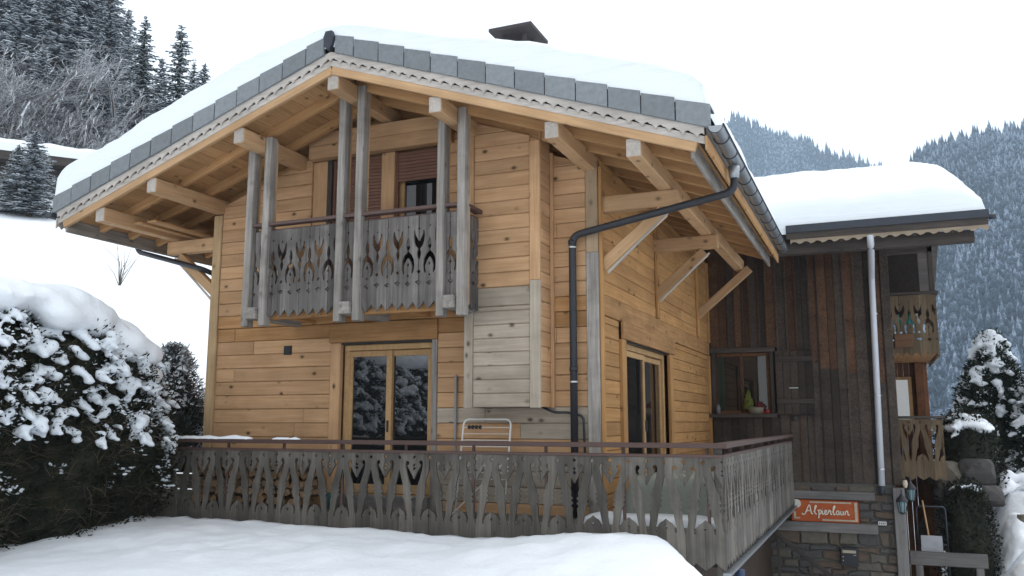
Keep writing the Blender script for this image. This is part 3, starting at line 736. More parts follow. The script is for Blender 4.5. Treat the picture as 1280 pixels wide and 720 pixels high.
# window with shutter
aw = part('window', (.6, AY, 1.2), annex)
box('head', (-.05, AY-.06, 2.5), (1.42, AY+.06, 2.6), DARK_X, aw); box('sill', (-.1, AY-.16, 1.12), (1.42, AY+.06, 1.2), DARK_X, aw)
for a in (.07, 1.30): box('jamb', (a, AY-.03, 1.2), (a+.075, AY+.1, 2.5), DARK_X, aw, axis=2)
for a in (.16, .70, 1.25): box('sash', (a-.035, AY+.05, 1.2), (a+.035, AY+.11, 2.5), DARK_WARM_Z, aw, axis=2)
for z in (1.23, 2.46): box('sash', (.15, AY+.052, z-.03), (1.3, AY+.108, z+.03), BROWN_Z, aw)
for (a, b) in ((.19, .67), (.73, 1.22)): box('pane', (a, AY+.085, 1.25), (b, AY+.092, 2.44), GLASS_DIM, aw, .001)
for k in range(5):
    xx = .2+k*.035; tube('curtain_fold', [(xx, AY+.07, 1.27), (xx+.004, AY+.072, 1.9), (xx, AY+.07, 2.43)], .02, plain('curtain', (.04, .05, .035), .9), aw, 8) if k < 4 else None
sh = part('shutter', (1.75, AY, 1.2), annex)
for k in range(5): box('shutter_board', (1.42+k*.15, AY-.085, 1.18), (1.563+k*.15, AY-.05, 2.5), DARK_Z, sh, .005, axis=2)
for z in (1.45, 2.33): box('ledge', (1.42, AY-.12, z-.05), (2.16, AY-.086, z+.05), DARK_X, sh, .006)
box('latch', (1.68, AY-.105, 1.72), (1.86, AY-.087, 1.735), STEEL, sh, .003)
put('holdback', tube_mesh([(1.75, AY-.05, 1.1), (1.75, AY-.12, 1.1)], .05, BLACK), None, sh)
# things on the sill
pot = thing('flower_basket', (.98, AY-.09, 1.2), 'pale woven basket with a clipped yellow-green bush on the dark window sill', 'basket')
put('basket', tube_mesh([(.98, AY-.09, 1.2), (.98, AY-.09, 1.26), (.98, AY-.09, 1.33)], [.12, .16, .175], plain('wicker', (.14, .13, .10), .9, 0, .4, 60), 12), None, pot)
def bush_mesh(c, r, h, n, mat, s=.03):
    V = []; F = []
    for k in range(n):
        t = random.random(); rr = r*(1-t)**.6*math.sqrt(random.random()); a = random.random()*6.283
        p = Vector((c[0]+rr*math.cos(a), c[1]+rr*math.sin(a), c[2]+h*t)); d = Vector((random.gauss(0, 1), random.gauss(0, 1), random.gauss(.5, 1))).normalized()*s
        e = d.orthogonal().normalized()*s*.5; i = len(V); V += [p-e, p+e, p+d+e*.3, p+d-e*.3]; F.append((i, i+1, i+2, i+3))
    return mesh('leaves', V, F, mat)
put('bush', bush_mesh((.84, AY-.09, 1.3), .11, .38, 500, leaf_mat('lime_leaves', [(.08, .10, .02), (.14, .16, .03), (.2, .2, .05)])), None, pot)
put('red_flowers', bush_mesh((1.06, AY-.09, 1.3), .12, .14, 200, leaf_mat('red_petals', [(.10, .012, .015), (.16, .02, .02), (.07, .015, .02)])), None, pot)
def ball(name, c, r, mat, parent=None, sq=1., seg=10, **kw):
    bm = bmesh.new(); bmesh.ops.create_uvsphere(bm, u_segments=seg, v_segments=max(6, seg*2//3), radius=r)
    for v in bm.verts: v.co.z *= sq; v.co *= 1+.06*fbm(v.co.x*9+c[0], v.co.y*9, v.co.z*9)
    me = bpy.data.meshes.new(name); bm.to_mesh(me); bm.free(); me.materials.append(mat)
    me.polygons.foreach_set('use_smooth', np.ones(len(me.polygons), bool)); return put(name, me, T(*c), parent, **kw)
RED = plain('red_glaze', (.22, .025, .025), .4)
for a in (1.13, 1.24): ball('apple', (a-.02, AY-.09, 1.245), .05, RED, label='small red apple on the window sill beside the basket', cat='apple', group='red apples on the sill')
put('jar', tube_mesh([(.2, AY-.09, 1.2), (.2, AY-.09, 1.33), (.2, AY-.09, 1.36), (.2, AY-.09, 1.39)], [.05, .05, .03, .035], plain('dull_glass', (.12, .13, .14), .25)), None, None, 'small grey glass jar at the far end of the dark window sill', 'jar')
# stone base
stone = put('stone_base', poly_mesh([(1.0, -3.3), (3.6, -3.3), (3.6, -.2), (1.0, -.2)], .4, MORTAR), T(0, AY+.03, 0), annex)
def stones(parent, M, x0, x1, z0, z1, keep=lambda x, z: True, hmin=.08, hmax=.30):
    z = z0
    while z < z1-.05:
        h = min(random.uniform(hmin, hmax), z1-z); x = x0+random.uniform(-.1, 0)
        while x < x1-.05:
            w = min(random.uniform(.14, .55), x1-x)
            if keep(x+w/2, z+h/2):
                g = .016; j = lambda s=.05: random.uniform(-s, s)
                pts = [(max(x0, x)+g+j()*.5, z+g+j()*.6), (x+w*.5, z+g+j(.012)), (x+w-g+j()*.5, z+g+j()*.6), (x+w-g+j(.01), z+h*.5), (x+w-g+j()*.5, z+h-g+j()*.6), (x+w*.5, z+h-g+j(.012)), (max(x0, x)+g+j()*.5, z+h-g+j()*.6), (max(x0, x)+g+j(.01), z+h*.5)]
                c0 = (pts[0][0], pts[0][1]); pts = [(a-c0[0], b-c0[1]) for a, b in pts]
                put('stone', poly_mesh(pts, .12, STONE, .014), M @ T(c0[0], -.03-random.random()*.035, c0[1]), parent)
            x += w
        z += h
stones(stone, T(0, AY+.03, 0), 1.05, 3.55, -3.0, -.24)
for (z0, z1, a, b) in ((-.52, -.36, 1.5, 3.2), (-1.17, -.98, 1.2, 3.22)):
    box('stone_wall_timber', (a, AY-.1, z0), (b, AY+.02, z1), GREYBEAM, annex, .012)
# main gutter line of the annex: roof, fascia, scallop, beam
EY = 6.0; EX = 5.36; EZ = 4.74; AS = .36; RYD = 14.6
def aroofz(y): return EZ-.12+AS*(min(y, 2*RYD-y)-EY) if True else 0
ar = part('roof', (2, 10, 5), annex)
for (ya, yb) in ((EY, RYD), (RYD, 2*RYD-EY)):
    za, zb = (EZ-.1, EZ-.1+AS*(RYD-EY)) if ya == EY else (EZ-.1+AS*(RYD-EY), EZ-.1)
    V = [(-6, ya, za-.12), (EX, ya, za-.12), (EX, yb, zb-.12), (-6, yb, zb-.12), (-6, ya, za), (EX, ya, za), (EX, yb, zb), (-6, yb, zb)]
    if ya == EY:
        for i in (0, 4): V[i] = (1.95, ya, V[i][2])
    put('roof_slab', mesh('roof_slab', V, [(3, 2, 1, 0), (4, 5, 6, 7), (0, 1, 5, 4), (1, 2, 6, 5), (2, 3, 7, 6), (3, 0, 4, 7)], DARK_X), None, ar)
for xx in np.arange(2.3, 5.3, .62): beam('rafter', (xx, EY+.05, EZ-.29), (xx, 10.5, EZ-.29+AS*4.45), .09, .12, DARK_X, ar, .006)
box('fascia', (1.93, EY-.045, EZ-.25), (EX, EY-.005, EZ-.005), DARK_X, ar, .006)
box('fascia_drip', (1.93, EY-.07, EZ-.13), (EX+.02, EY-.046, EZ+.02), LEAD, ar, .006)
L = EX-2.0; nn = 16
low = [(L*i/(nn*4), .07*abs(math.sin(math.pi*i/4+.5))) for i in range(nn*4+1)]
put('scalloped_board', poly_mesh(low+[(L, .15), (0, .15)], .025, wood('pale_scallop', (.34, .28, .21), (.22, .17, .12), 'x', 0, .1)), T(2.0, EY-.02, EZ-.37), ar)
box('eave_beam', (1.6, EY+.1, EZ-.52), (EX-.22, EY+.28, EZ-.30), DARK_X, ar, .01)
tube('gutter_stub', [(EX+.01, EY-.03, EZ-.12), (EX+.12, EY-.03, EZ-.12)], .05, LEAD, ar, 8)
def az(x, y): return EZ-.1+AS*(RYD-EY)-AS*math.sqrt((y-RYD)**2+1.)+AS*.1
blanket('annex_roof_snow', -3.5, EX-.0, EY-.02, 2*RYD-EY, az, .62, .75, .38, 'deep smooth snow heaped on the roof of the dark house', step=.13, seed=21)
# pale downpipe on the dark house
ad = part('downpipe', (3.35, AY-.1, -.2), annex)
tube('pipe', bend([(3.42, EY+.0, EZ-.28), (3.42, EY+.02, EZ-.45), (3.40, AY-.12, 3.95), (3.34, AY-.1, -.22)], .15), .062, ZINC_PALE, ad, 12)
for z in (3.2, 1.55, .1): tube('clamp', [(3.345+.016*z, AY-.105, z-.015), (3.345+.016*z, AY-.105, z+.015)], .07, STEEL, ad, 12)
tube('pipe_foot', [(3.34, AY-.1, -.2), (3.335, AY-.1, -.4)], .055, LEAD, ad, 10)
# corner post of the lower floor and the side wing with its two balconies
box('corner_post', (3.53, AY-.14, -3.0), (3.74, AY+.05, -.26), GREYBEAM, annex, .012, axis=2)
wing = part('side_wing', (4.1, 12, -2.5), annex)
for k in range(6):
    xx = 3.72+k*.13
    box('wing_board', (xx, 11.9, -2.6), (xx+.125, 11.94, 2.55), BROWN_Z, wing, .006, axis=2)
box('wing_post', (4.22, 11.72, -2.6), (4.42, 11.92, 2.5), BROWN_Z, wing, .01, axis=2)
ww = part('side_window', (3.95, 11.88, 1.2), annex)
box('frame', (3.74, 11.84, 1.05), (3.80, 11.9, 2.1), DOORW, ww, axis=2); box('frame', (4.06, 11.84, 1.05), (4.14, 11.9, 2.1), DOORW, ww, axis=2); box('frame', (3.802, 11.845, 2.03), (4.058, 11.895, 2.1), DOORW, ww)
box('pane', (3.80, 11.87, 1.05), (4.06, 11.88, 2.03), glass_mat('pale_glass', 3.0), ww, .001)
for (z0, z1, y0, y1, xw, kind) in ((2.42, 3.66, 8.6, 12.5, .92, 'upper'), (-.08, 1.1, 9.4, 11.6, .92, 'lower')):
    b = part(kind+'_balcony', (4.1, 9, z0), annex)
    box('floor', (3.68, y0+.03, z0+.02), (3.68+xw, y1, z0+.09), PINE_STAIN if kind == 'upper' else BROWN_Z, b, .006, axis=1)
    F2 = fret_meshes('balcony', FRET_HI); FB = wood('brown_fret', (.16, .115, .07), (.085, .06, .036), 'z', .2, .3) if kind == 'upper' else bpy.data.materials['brown_fret']
    fret_run(b, (3.72, y0), (3.68+xw, y0), z1-.02, 'balcony' if kind == 'upper' else 'terrace', FB)
    fret_run(b, (3.68+xw, y0+.02), (3.68+xw, y1), z1-.02, 'balcony', FB)
    box('rail_cap', (3.68, y0-.05, z1), (3.68+xw+.05, y0+.07, z1+.05), DARK_X, b, .006); box('rail_cap', (3.68+xw-.07, y0+.072, z1+.002), (3.68+xw+.05, y1, z1+.052), DARK_X, b, .006)
box('eave_soffit_panel', (3.72, 12.4, 3.6), (4.5, 12.44, 6.4), DARK_Z, annex, axis=2)
box('soffit_post', (4.50, 8.7, 3.7), (4.60, 8.8, 5.4), DARK_X, annex, .006, axis=2)
box('soffit_beam', (3.7, 8.7, 4.55), (4.6, 8.8, 4.68), DARK_X, annex, .006)
fb = put('flower_box', beam_mesh(.35, .2, .28, .01, wood('box_wood', (.16, .085, .045), (.09, .045, .025), 'x', .2, .2)), T(3.76, 8.5, 2.68), None, 'brown wooden planter box hung on the upper side balcony', 'planter')
TEAL = plain('teal_plastic', (.04, .22, .20), .5)
for k, xx in enumerate((3.86, 4.08, 4.22)): put('teal_bottle', tube_mesh([(xx, 8.72, 2.9), (xx, 8.72, 3.12), (xx, 8.72, 3.18), (xx, 8.72, 3.26)], [.06, .06, .025, .025], TEAL if k < 2 else WHITEMETAL), None, None,
    ('teal plastic bottle behind the fretwork, next to the planter', 'teal plastic bottle standing beside the white bottle', 'white bottle standing beside a teal one on the upper side balcony')[k], 'bottle')
# sign
sg = thing('house_sign', (2.25, AY-.02, -.97), 'orange sign board with pale script lettering on the stone wall', 'sign')
ORANGE = plain('orange_paint', (.34, .072, .018), .6, 0, .25, 5, .05); CREAM = plain('cream_paint', (.42, .36, .27), .7, 0, .2, 30, 0)
def sx(u): return 1.60+u*1.28
def sz(v): return -.975+v*.435
SY = AY-.075
put('board', poly_mesh([(sx(0), sz(.02)), (sx(1), sz(0)), (sx(1), sz(.98)), (sx(0), sz(1))], .04, ORANGE, .006), T(0, AY-.07, 0), sg)
put('frame', poly_mesh([(sx(-.012), sz(-.04)), (sx(1.02), sz(-.05)), (sx(1.02), sz(1.04)), (sx(-.012), sz(1.04))], .03, plain('sign_edge', (.09, .022, .012), .7)), T(0, AY-.045, 0), sg)
for (u0, u1, v0, v1) in ((.28, .90, .86, .94), (.94, .985, .08, .93), (.46, .94, .07, .15), (.03, .07, .12, .45), (.07, .13, .12, .20)):
    n = max(1, int((u1-u0)*1.28/.055)); mv = max(1, int((v1-v0)*.435/.055))
    for i in range(n):
        for j in range(mv):
            a0, a1 = u0+(u1-u0)*i/n, u0+(u1-u0)*(i+1)/n; b0, b1 = v0+(v1-v0)*j/mv, v0+(v1-v0)*(j+1)/mv
            box('border_bead', (sx(a0)+.002, SY-.012, sz(b0)+.001), (sx(a1)-.002, SY+.004, sz(b1)-.001), CREAM, sg, .004)
put('emblem', poly_mesh([(.085*math.cos(a), .085*math.sin(a)) for a in np.linspace(0, 2*math.pi, 21)[:-1]], .02, plain('emblem_pattern', (.38, .38, .34), .7, 0, .9, 26, 0), .004), T(sx(.085), SY-.01, sz(.82)), sg)
STROKES = [  # hand lettered script, u in letter units, v 0 baseline .. 1 cap height
 [(.02, .12), (.0, .0), (.1, -.03), (.2, .12), (.33, .6), (.45, 1.0), (.52, 1.02), (.55, .7), (.58, .3), (.63, .08), (.72, .12)], [(.27, .38), (.45, .42), (.58, .42)],
 [(.76, .3), (.9, .75), (.95, .98), (.9, 1.02), (.84, .8), (.83, .3), (.9, .05), (.98, .1)],
 [(1.03, .45), (1.1, .5), (1.1, .1), (1.08, -.4)], [(1.1, .38), (1.2, .52), (1.27, .38), (1.22, .12), (1.12, .08)],
 [(1.34, .48), (1.33, .15), (1.39, .06), (1.46, .15)], [(1.35, .64), (1.36, .67)],
 [(1.5, .25), (1.6, .35), (1.6, .5), (1.52, .5), (1.48, .3), (1.52, .08), (1.62, .08), (1.7, .2)],
 [(1.7, .2), (1.77, .56), (1.8, .44), (1.88, .46), (1.87, .2), (1.9, .07), (1.97, .12)],
 [(2.0, .3), (2.12, .75), (2.17, .98), (2.12, 1.02), (2.06, .8), (2.05, .3), (2.11, .05), (2.19, .12)],
 [(2.42, .45), (2.32, .5), (2.25, .3), (2.29, .08), (2.38, .12), (2.43, .45), (2.43, .15), (2.49, .07)],
 [(2.54, .48), (2.53, .18), (2.6, .06), (2.69, .2), (2.7, .48), (2.7, .15), (2.76, .07)],
 [(2.82, .08), (2.83, .48)], [(2.83, .35), (2.92, .52), (2.99, .42), (2.99, .14), (3.05, .07), (3.1, .14)]]
LW = PINE and plain('cream_letter', (.62, .56, .46), .6, 0, .1, 20, 0)
for st in STROKES:
    p = [Vector((sx(.165)+u*.29, SY-.008, sz(.27)+v*.40*.435+.03)) for u, v in st]
    sm = []
    for i in range(len(p)-1):
        a, b, c, d = p[max(0, i-1)], p[i], p[i+1], p[min(len(p)-1, i+2)]
        for t in (0, .25, .5, .75): sm.append(.5*((2*b)+(c-a)*t+(2*a-5*b+4*c-d)*t*t+(3*b-a-3*c+d)*t**3))
    sm.append(p[-1]); put('letter_stroke', tube_mesh(sm, .013, LW, 6), None, sg)
# letter box, number plate, lamps
lb = thing('letter_box', (2.66, AY-.05, -1.8), 'small dark metal letter box with a pale name slot on the stone wall', 'letter box')
box('body', (2.5, AY-.12, -1.79), (2.83, AY-.0, -1.44), BLACK, lb, .01, axis=2); box('name_slot', (2.54, AY-.128, -1.545), (2.79, AY-.1205, -1.49), CREAM, lb, .002)
for z in (-1.62, -1.69): ball('button', (2.545, AY-.122, z), .014, STEEL, lb, 1, 8)
box('slot_edge', (2.74, AY-.126, -1.585), (2.79, AY-.1205, -1.578), STEEL, lb, .001)
npl = thing('number_plate', (3.3, AY-.03, -1.0), 'tiny white number plate on the stone wall near the corner post', 'plate')
box('plate', (3.23, AY-.075, -.985), (3.38, AY-.062, -.915), WHITEMETAL, npl, .003)
for k in range(4): box('digit', (3.247+k*.032, AY-.079, -.97), (3.265+k*.032, AY-.0755, -.93), LEAD, npl, .001)
def lantern(x, y, z, label):
    l = thing('wall_lantern', (x, y, z), label, 'lantern', 'lanterns by the lower entrance')
    LG = plain('lantern_glass', (.16, .26, .28), .3) if 'lantern_glass' not in bpy.data.materials else bpy.data.materials['lantern_glass']
    for a in range(6):
        t = a*math.pi/3
        tube('bar', [(x+.065*math.cos(t), y+.065*math.sin(t), z-.08), (x+.095*math.cos(t), y+.095*math.sin(t), z+.12)], .008, BLACK, l, 5)
    put('glass', tube_mesh([(x, y, z-.08), (x, y, z+.12)], [.058, .088], LG, 6), None, l)
    put('roof_cap', tube_mesh([(x, y, z+.12), (x, y, z+.15), (x, y, z+.22), (x, y, z+.27)], [.11, .105, .05, .015], BLACK, 12), None, l)
    put('base', tube_mesh([(x, y, z-.12), (x, y, z-.08)], [.03, .07], BLACK, 8), None, l)
    tube('arm', bend([(x, y, z+.27), (x, y, z+.34), (x, y+.2, z+.34)], .05), .012, BLACK, l, 6)
lantern(3.68, AY-.3, -.62, 'green glass lantern fixed to the grey corner post above the letter box'); lantern(3.86, AY+.25, -.42, 'further green glass lantern hung behind the grey corner post')
put('lamp_bulb_fitting', tube_mesh([(3.76, AY-.12, -.25), (3.76, AY-.12, -.17), (3.76, AY-.12, -.1)], [.03, .05, .035], CREAM), None, None, 'small round cream lamp fitting at the top of the grey corner post', 'lamp')
# stair rail and wall below the side terrace
put('lower_wall', poly_mesh([(RY+.3, -3.2), (AY, -3.2), (AY, -.6), (RY+.3, -.6)], .25, wood('lower_boards', (.075, .05, .035), (.04, .026, .018), 'z', .2, .3)), T(1.15, 0, 0) @ RZ90, None, 'dark brown wall of the basement under the side terrace', 'wall')
sr = thing('stair_rail', (1.7, 6, -2), 'dark sloping handrail of the stairs below the side terrace', 'handrail')
beam('rail', (1.25, AY-.9, -1.05), (2.75, AY-.9, -2.2), .06, .08, DARK_X, sr, .006)
for t in (.1, .5, .9): box('post', (1.25+1.5*t-.025, AY-.925, -2.75), (1.25+1.5*t+.025, AY-.875, -1.1-1.15*t), DARK_X, sr, .004, axis=2)
tube('soil_pipe', [(1.72, -.1, -.72), (1.72, -.1, -.95), (1.7, -.1, -2.7)], .06, plain('blue_pipe', (.04, .06, .12), .4), None, 10, label='short dark blue drainpipe under the corner of the side terrace', cat='pipe')
# right side yard: bench beam, cart, shovel, hedges, stones
bb = thing('timber_bench', (4.55, 9, -2.7), 'low grey timber beam barrier in the lower yard', 'beam')
box('beam', (3.78, 9.0, -1.86), (5.2, 9.16, -1.6), GREYBEAM, bb, .012)
for xx in (3.95, 5.05): box('leg', (xx-.07, 9.02, -2.75), (xx+.07, 9.14, -1.862), GREYBEAM, bb, .01, axis=2)
ct = thing('hand_trolley', (4.25, 9.4, -1.6), 'dark tubular trolley frame standing behind the timber beam', 'trolley')
tube('frame', bend([(3.97, 9.4, -2.6), (3.97, 9.4, -.72), (4.52, 9.4, -.72), (4.52, 9.4, -2.6)], .09), .02, plain('dark_tube', (.05, .055, .07), .35, .6), ct, 8)
box('crossbar', (3.97, 9.385, -1.5), (4.52, 9.415, -1.47), LEAD, ct, .003)
sv = thing('snow_shovel', (4.25, 9.2, -1.6), 'snow shovel with grey blade and wooden handle leaning on the trolley', 'shovel')
V = [(4.02, 9.22, -1.62), (4.42, 9.22, -1.62), (4.42, 9.26, -1.3), (4.02, 9.26, -1.3), (4.02, 9.24, -1.62), (4.42, 9.24, -1.62), (4.42, 9.28, -1.3), (4.02, 9.28, -1.3), (4.22, 9.29, -1.62), (4.22, 9.32, -1.3)]
put('blade', mesh('blade', V, [(0, 1, 2, 3), (4, 8, 9, 7), (8, 5, 6, 9), (0, 4, 7, 3), (1, 2, 6, 5), (3, 2, 6, 9, 7), (0, 1, 5, 8, 4)], plain('grey_blade', (.30, .31, .33), .5)), None, sv)
tube('handle', [(4.2, 9.25, -1.6), (4.1, 9.37, -.6)], .018, PINE_BEAM, sv, 8)

# ================================================================== vegetation
def card_cloud(P, D, L, Wd, mat):
    """one quad blade per point: P base, D direction, L length, Wd width"""
    n = len(P); rnd = rng.normal(size=(n, 3)); S = np.cross(D, rnd); S /= np.linalg.norm(S, axis=1, keepdims=True)+1e-9
    L = np.asarray(L).reshape(-1, 1)*np.ones((n, 1)); Wd = np.asarray(Wd).reshape(-1, 1)*np.ones((n, 1))
    V = np.stack([P-S*Wd*.35, P+S*Wd*.35, P+D*L*.6+S*Wd*.5, P+D*L, P+D*L*.6-S*Wd*.5], 1).reshape(-1, 3)
    F = np.arange(n*5).reshape(n, 5)
    me = bpy.data.meshes.new('leaves'); me.vertices.add(n*5); me.vertices.foreach_set('co', V.ravel())
    me.loops.add(n*5); me.loops.foreach_set('vertex_index', F.ravel().astype(np.int32)); me.polygons.add(n)
    me.polygons.foreach_set('loop_start', (np.arange(n)*5).astype(np.int32)); me.materials.append(mat); me.update(calc_edges=True); me.validate(); return me
def blobs(name, C, Rr, mat, parent, voxel=.045, seed=0, label=None, disp=.05):
    """snow lumps fused by a voxel remesh"""
    if 'ico' not in CACHE:
        bm = bmesh.new(); bmesh.ops.create_icosphere(bm, subdivisions=2, radius=1.)
        CACHE['ico'] = ([v.co.copy() for v in bm.verts], [[v.index for v in f.verts] for f in bm.faces]); bm.free()
    IV, IF = CACHE['ico']; V = []; F = []
    for c, r in zip(C, Rr):
        i0 = len(V)
        for v in IV:
            k = 1+.22*noise.noise(Vector((v.x*1.6+c[0]*3, v.y*1.6+c[1]*3, v.z*1.6+seed)))
            V.append((c[0]+v.x*r[0]*k, c[1]+v.y*r[1]*k, c[2]+v.z*r[2]*k))
        F += [[i0+i for i in f] for f in IF]
    me = mesh(name, V, F, mat)
    o = put(name, me, None, parent)
    m = o.modifiers.new('fuse', 'REMESH'); m.mode = 'VOXEL'; m.voxel_size = voxel; m.use_smooth_shade = True
    t = bpy.data.textures.new(name+'_lumps', 'CLOUDS'); t.noise_scale = .16; t.noise_depth = 3
    d = o.modifiers.new('lumps', 'DISPLACE'); d.texture = t; d.texture_coords = 'GLOBAL'; d.strength = disp; d.mid_level = .5
    s = o.modifiers.new('soften', 'SMOOTH'); s.iterations = 2; s.factor = .5
    return o
def snowy_shrub(name, surf, nleaf, nclump, label, cat, base, zsnow, cap=(), leaf=(.07, .05), clump=(.07, .2), voxel=.045, twigs=400, core_scale=.9, mat=HEDGE, group=None, topbias=1.5, dust=0):
    """surf(u,v)->(point, outward) with u around/along 0..1 and v 0 (foot) .. 1 (top)"""
    t = thing(name, base, label, cat, group)
    U, Vv = 64, 22; V = []; F = []
    for j in range(Vv+1):
        for i in range(U+1):
            p, n = surf(i/U, j/Vv); V.append(p-n*.16*core_scale)
    for j in range(Vv):
        for i in range(U): F.append((j*(U+1)+i, j*(U+1)+i+1, (j+1)*(U+1)+i+1, (j+1)*(U+1)+i))
    put('inner_mass', mesh('inner_mass', V, F, bpy.data.materials['hedge_leaves']), None, t)
    P = []; D = []
    for k in range(nleaf):
        p, n = surf(random.random(), random.random()**.85)
        dep = random.random()**1.3*.3-.05
        P.append(p-n*dep+Vector((random.gauss(0, .03), random.gauss(0, .03), random.gauss(0, .03))))
        D.append((n*.9+Vector((random.gauss(0, .6), random.gauss(0, .6), random.gauss(.1, .6)))).normalized())
    P = np.array(P); D = np.array(D)
    put('foliage', card_cloud(P, D, rng.uniform(.5, 1.3, len(P))*leaf[0], rng.uniform(.5, 1.3, len(P))*leaf[1], mat), None, t)
    if dust:
        P = []; D = []
        for k in range(dust):
            v = zsnow*.55+(1-zsnow*.55)*random.random(); p, n = surf(random.random(), v)
            if fbm(p.x*2.2, p.y*2.2, p.z*2.2+4) < .25-.75*(v-zsnow): continue
            P.append(p+n*random.uniform(-.06, .06)+Vector((0, 0, .01))); D.append((n*.7+Vector((random.gauss(0, .5), random.gauss(0, .5), random.gauss(-.15, .3)))).normalized())
        P = np.array(P); D = np.array(D)
        put('snow_dust', card_cloud(P, D, rng.uniform(.5, 1.4, len(P))*.06, rng.uniform(.5, 1.4, len(P))*.03, SNOW_TREE), None, t, kind='stuff')
    V = []; F = []
    for k in range(twigs):
        p, n = surf(random.random(), random.random()*.8)
        d = (n+Vector((random.gauss(0, .5), random.gauss(0, .5), random.gauss(.3, .5)))).normalized()*random.uniform(.15, .4); p = p-n*.1
        s = d.orthogonal().normalized()*.004; q = p+d*.5+Vector((random.gauss(0, .02), random.gauss(0, .02), .02)); i = len(V)
        V += [p-s, p+s, q+s*.8, q-s*.8, p+d+s*.3, p+d-s*.3]; F += [(i, i+1, i+2, i+3), (i+3, i+2, i+4, i+5)]
    put('twigs', mesh('twigs', V, F, TWIG), None, t, kind='stuff')
    C = []; Rr = []
    for k in range(nclump):
        u = random.random(); v = zsnow+(1-zsnow)*random.random()**(1/topbias); p, n = surf(u, v)
        r = random.uniform(*clump)*(.6+.6*v); p = p-n*r*.25
        m = random.choice([1, 2, 3, 3])
        for q in range(m):   # a small drooping chain of lumps
            h = Vector((n.x, n.y, 0)); h = h.normalized() if h.length > .01 else Vector((random.gauss(0, 1), random.gauss(0, 1), 0)).normalized()
            pp = p+h*r*.75*q+Vector((random.gauss(0, r*.25), random.gauss(0, r*.25), -r*.45*q)); rq = r*(1-.2*q)
            C.append(pp); Rr.append((rq, rq, rq*.62))
    if cap: blobs('snow_cap', [c for c, r in cap], [r for c, r in cap], SNOW, t, .05, disp=.02).modifiers['soften'].iterations = 10
    if C:
        o = blobs('branch_snow', C, Rr, SNOW_TREE, t, voxel, disp=.035+.02*(voxel > .05)); o['kind'] = 'stuff'
    return t
# --- big hedge on the left
HX, HW, HH = -7.05, .92, 3.0
def hedge_surf(u, v):
    # u runs along the +x face, round the end near the house and back; v foot -> top
    y0, y1 = -8.6, -1.75; Lf = y1-y0; per = 2*Lf+math.pi*HW; s = u*per
    if s < Lf: px, py, nx_, ny_ = HX+HW, y0+s, 1, 0
    elif s < Lf+math.pi*HW:
        a = (s-Lf)/HW; px, py, nx_, ny_ = HX+HW*math.cos(a), y1+HW*math.sin(a), math.cos(a), math.sin(a)
    else: px, py, nx_, ny_ = HX-HW, y1-(s-Lf-math.pi*HW), -1, 0
    n = Vector((nx_, ny_, 0)); hh = HH*(1-.16*sstep(-3.2, -1.0, py)); z = v*1.12
    prof = math.sin(min(1, z)*math.pi*.5)
    if v < .82: rr = (.86+.2*math.sin(v/.82*math.pi*.8)); zz = v/.82*.86*hh; nn = (n+Vector((0, 0, .1))).normalized()
    else:
        a = (v-.82)/.18*math.pi/2; rr = .95*math.cos(a)*.92+.04; zz = (.86+.16*math.sin(a))*hh; nn = (n*math.cos(a)+Vector((0, 0, math.sin(a)))).normalized()
    f = fbm(px*1.3, py*1.3, zz*1.3)*.3+fbm(px*4, py*4, zz*4)*.08
    c = Vector((HX, min(max(py, y0), y1), 0)); out = Vector((px, py, 0))-c
    p = c+out*rr+Vector((0, 0, zz-.55))+nn*f
    return p, nn
cap = []
y = -8.4
while y < -1.55:
    t_ = sstep(-3.0, -1.2, y); zc = -.55+HH*(1-.16*t_)
    cap.append((Vector((HX+.1+.12*fbm(y, 1), y, zc+.12+.05*fbm(y*2, 3))), (.86-.25*t_, .42, .30-.05*t_)))
    if random.random() < .7: cap.append((Vector((HX+.72+.12*fbm(y, 7), y, zc-.06)), (.30, .35, .22)))
    y += .24
cap += [(Vector((HX+.30, -1.3, 1.72)), (.34, .3, .18))]
snowy_shrub('hedge', hedge_surf, 70000, 1500, 'tall dark evergreen hedge bowed under a thick roll of snow beside the terrace', 'hedge', (HX, -4, -.5), .42, cap, (.06, .022), (.028, .105), .028, 3500, topbias=1.1, dust=16000)
# feathery conifer behind the hedge end
def cone_surf(c, r, h, fl=.3, seed=0):
    def f(u, v):
        a = u*2*math.pi; rr = r*(1-v)**.75+.04; k = 1+fl*noise.noise(Vector((math.cos(a)*2.2+seed, math.sin(a)*2.2, v*h*1.7)))
        n = Vector((math.cos(a), math.sin(a), .45)).normalized(); return Vector((c[0]+math.cos(a)*rr*k, c[1]+math.sin(a)*rr*k, c[2]+h*v)), n
    return f
def dome_surf(c, rx, ry, h, fl=.2, seed=0):
    def f(u, v):
        a = u*2*math.pi; ph = v*math.pi/2; k = 1+fl*noise.noise(Vector((math.cos(a)*1.8+seed, math.sin(a)*1.8, v*2.5)))
        rr = (math.cos(ph)**.55)*k; n = Vector((math.cos(a)*math.cos(ph), math.sin(a)*math.cos(ph), math.sin(ph)+.1)).normalized()
        return Vector((c[0]+math.cos(a)*rx*rr, c[1]+math.sin(a)*ry*rr, c[2]+h*math.sin(ph)*k)), n
    return f
snowy_shrub('shrub', cone_surf((-7.55, .15, .3), .85, 2.0, .5, 4), 5200, 60, 'feathery snow dusted evergreen shrub between the hedge and the fence', 'shrub', (-7.55, .15, -.4), .25, (), (.11, .022), (.03, .07), .035, 300, mat=NEEDLE_FROST, dust=4000)
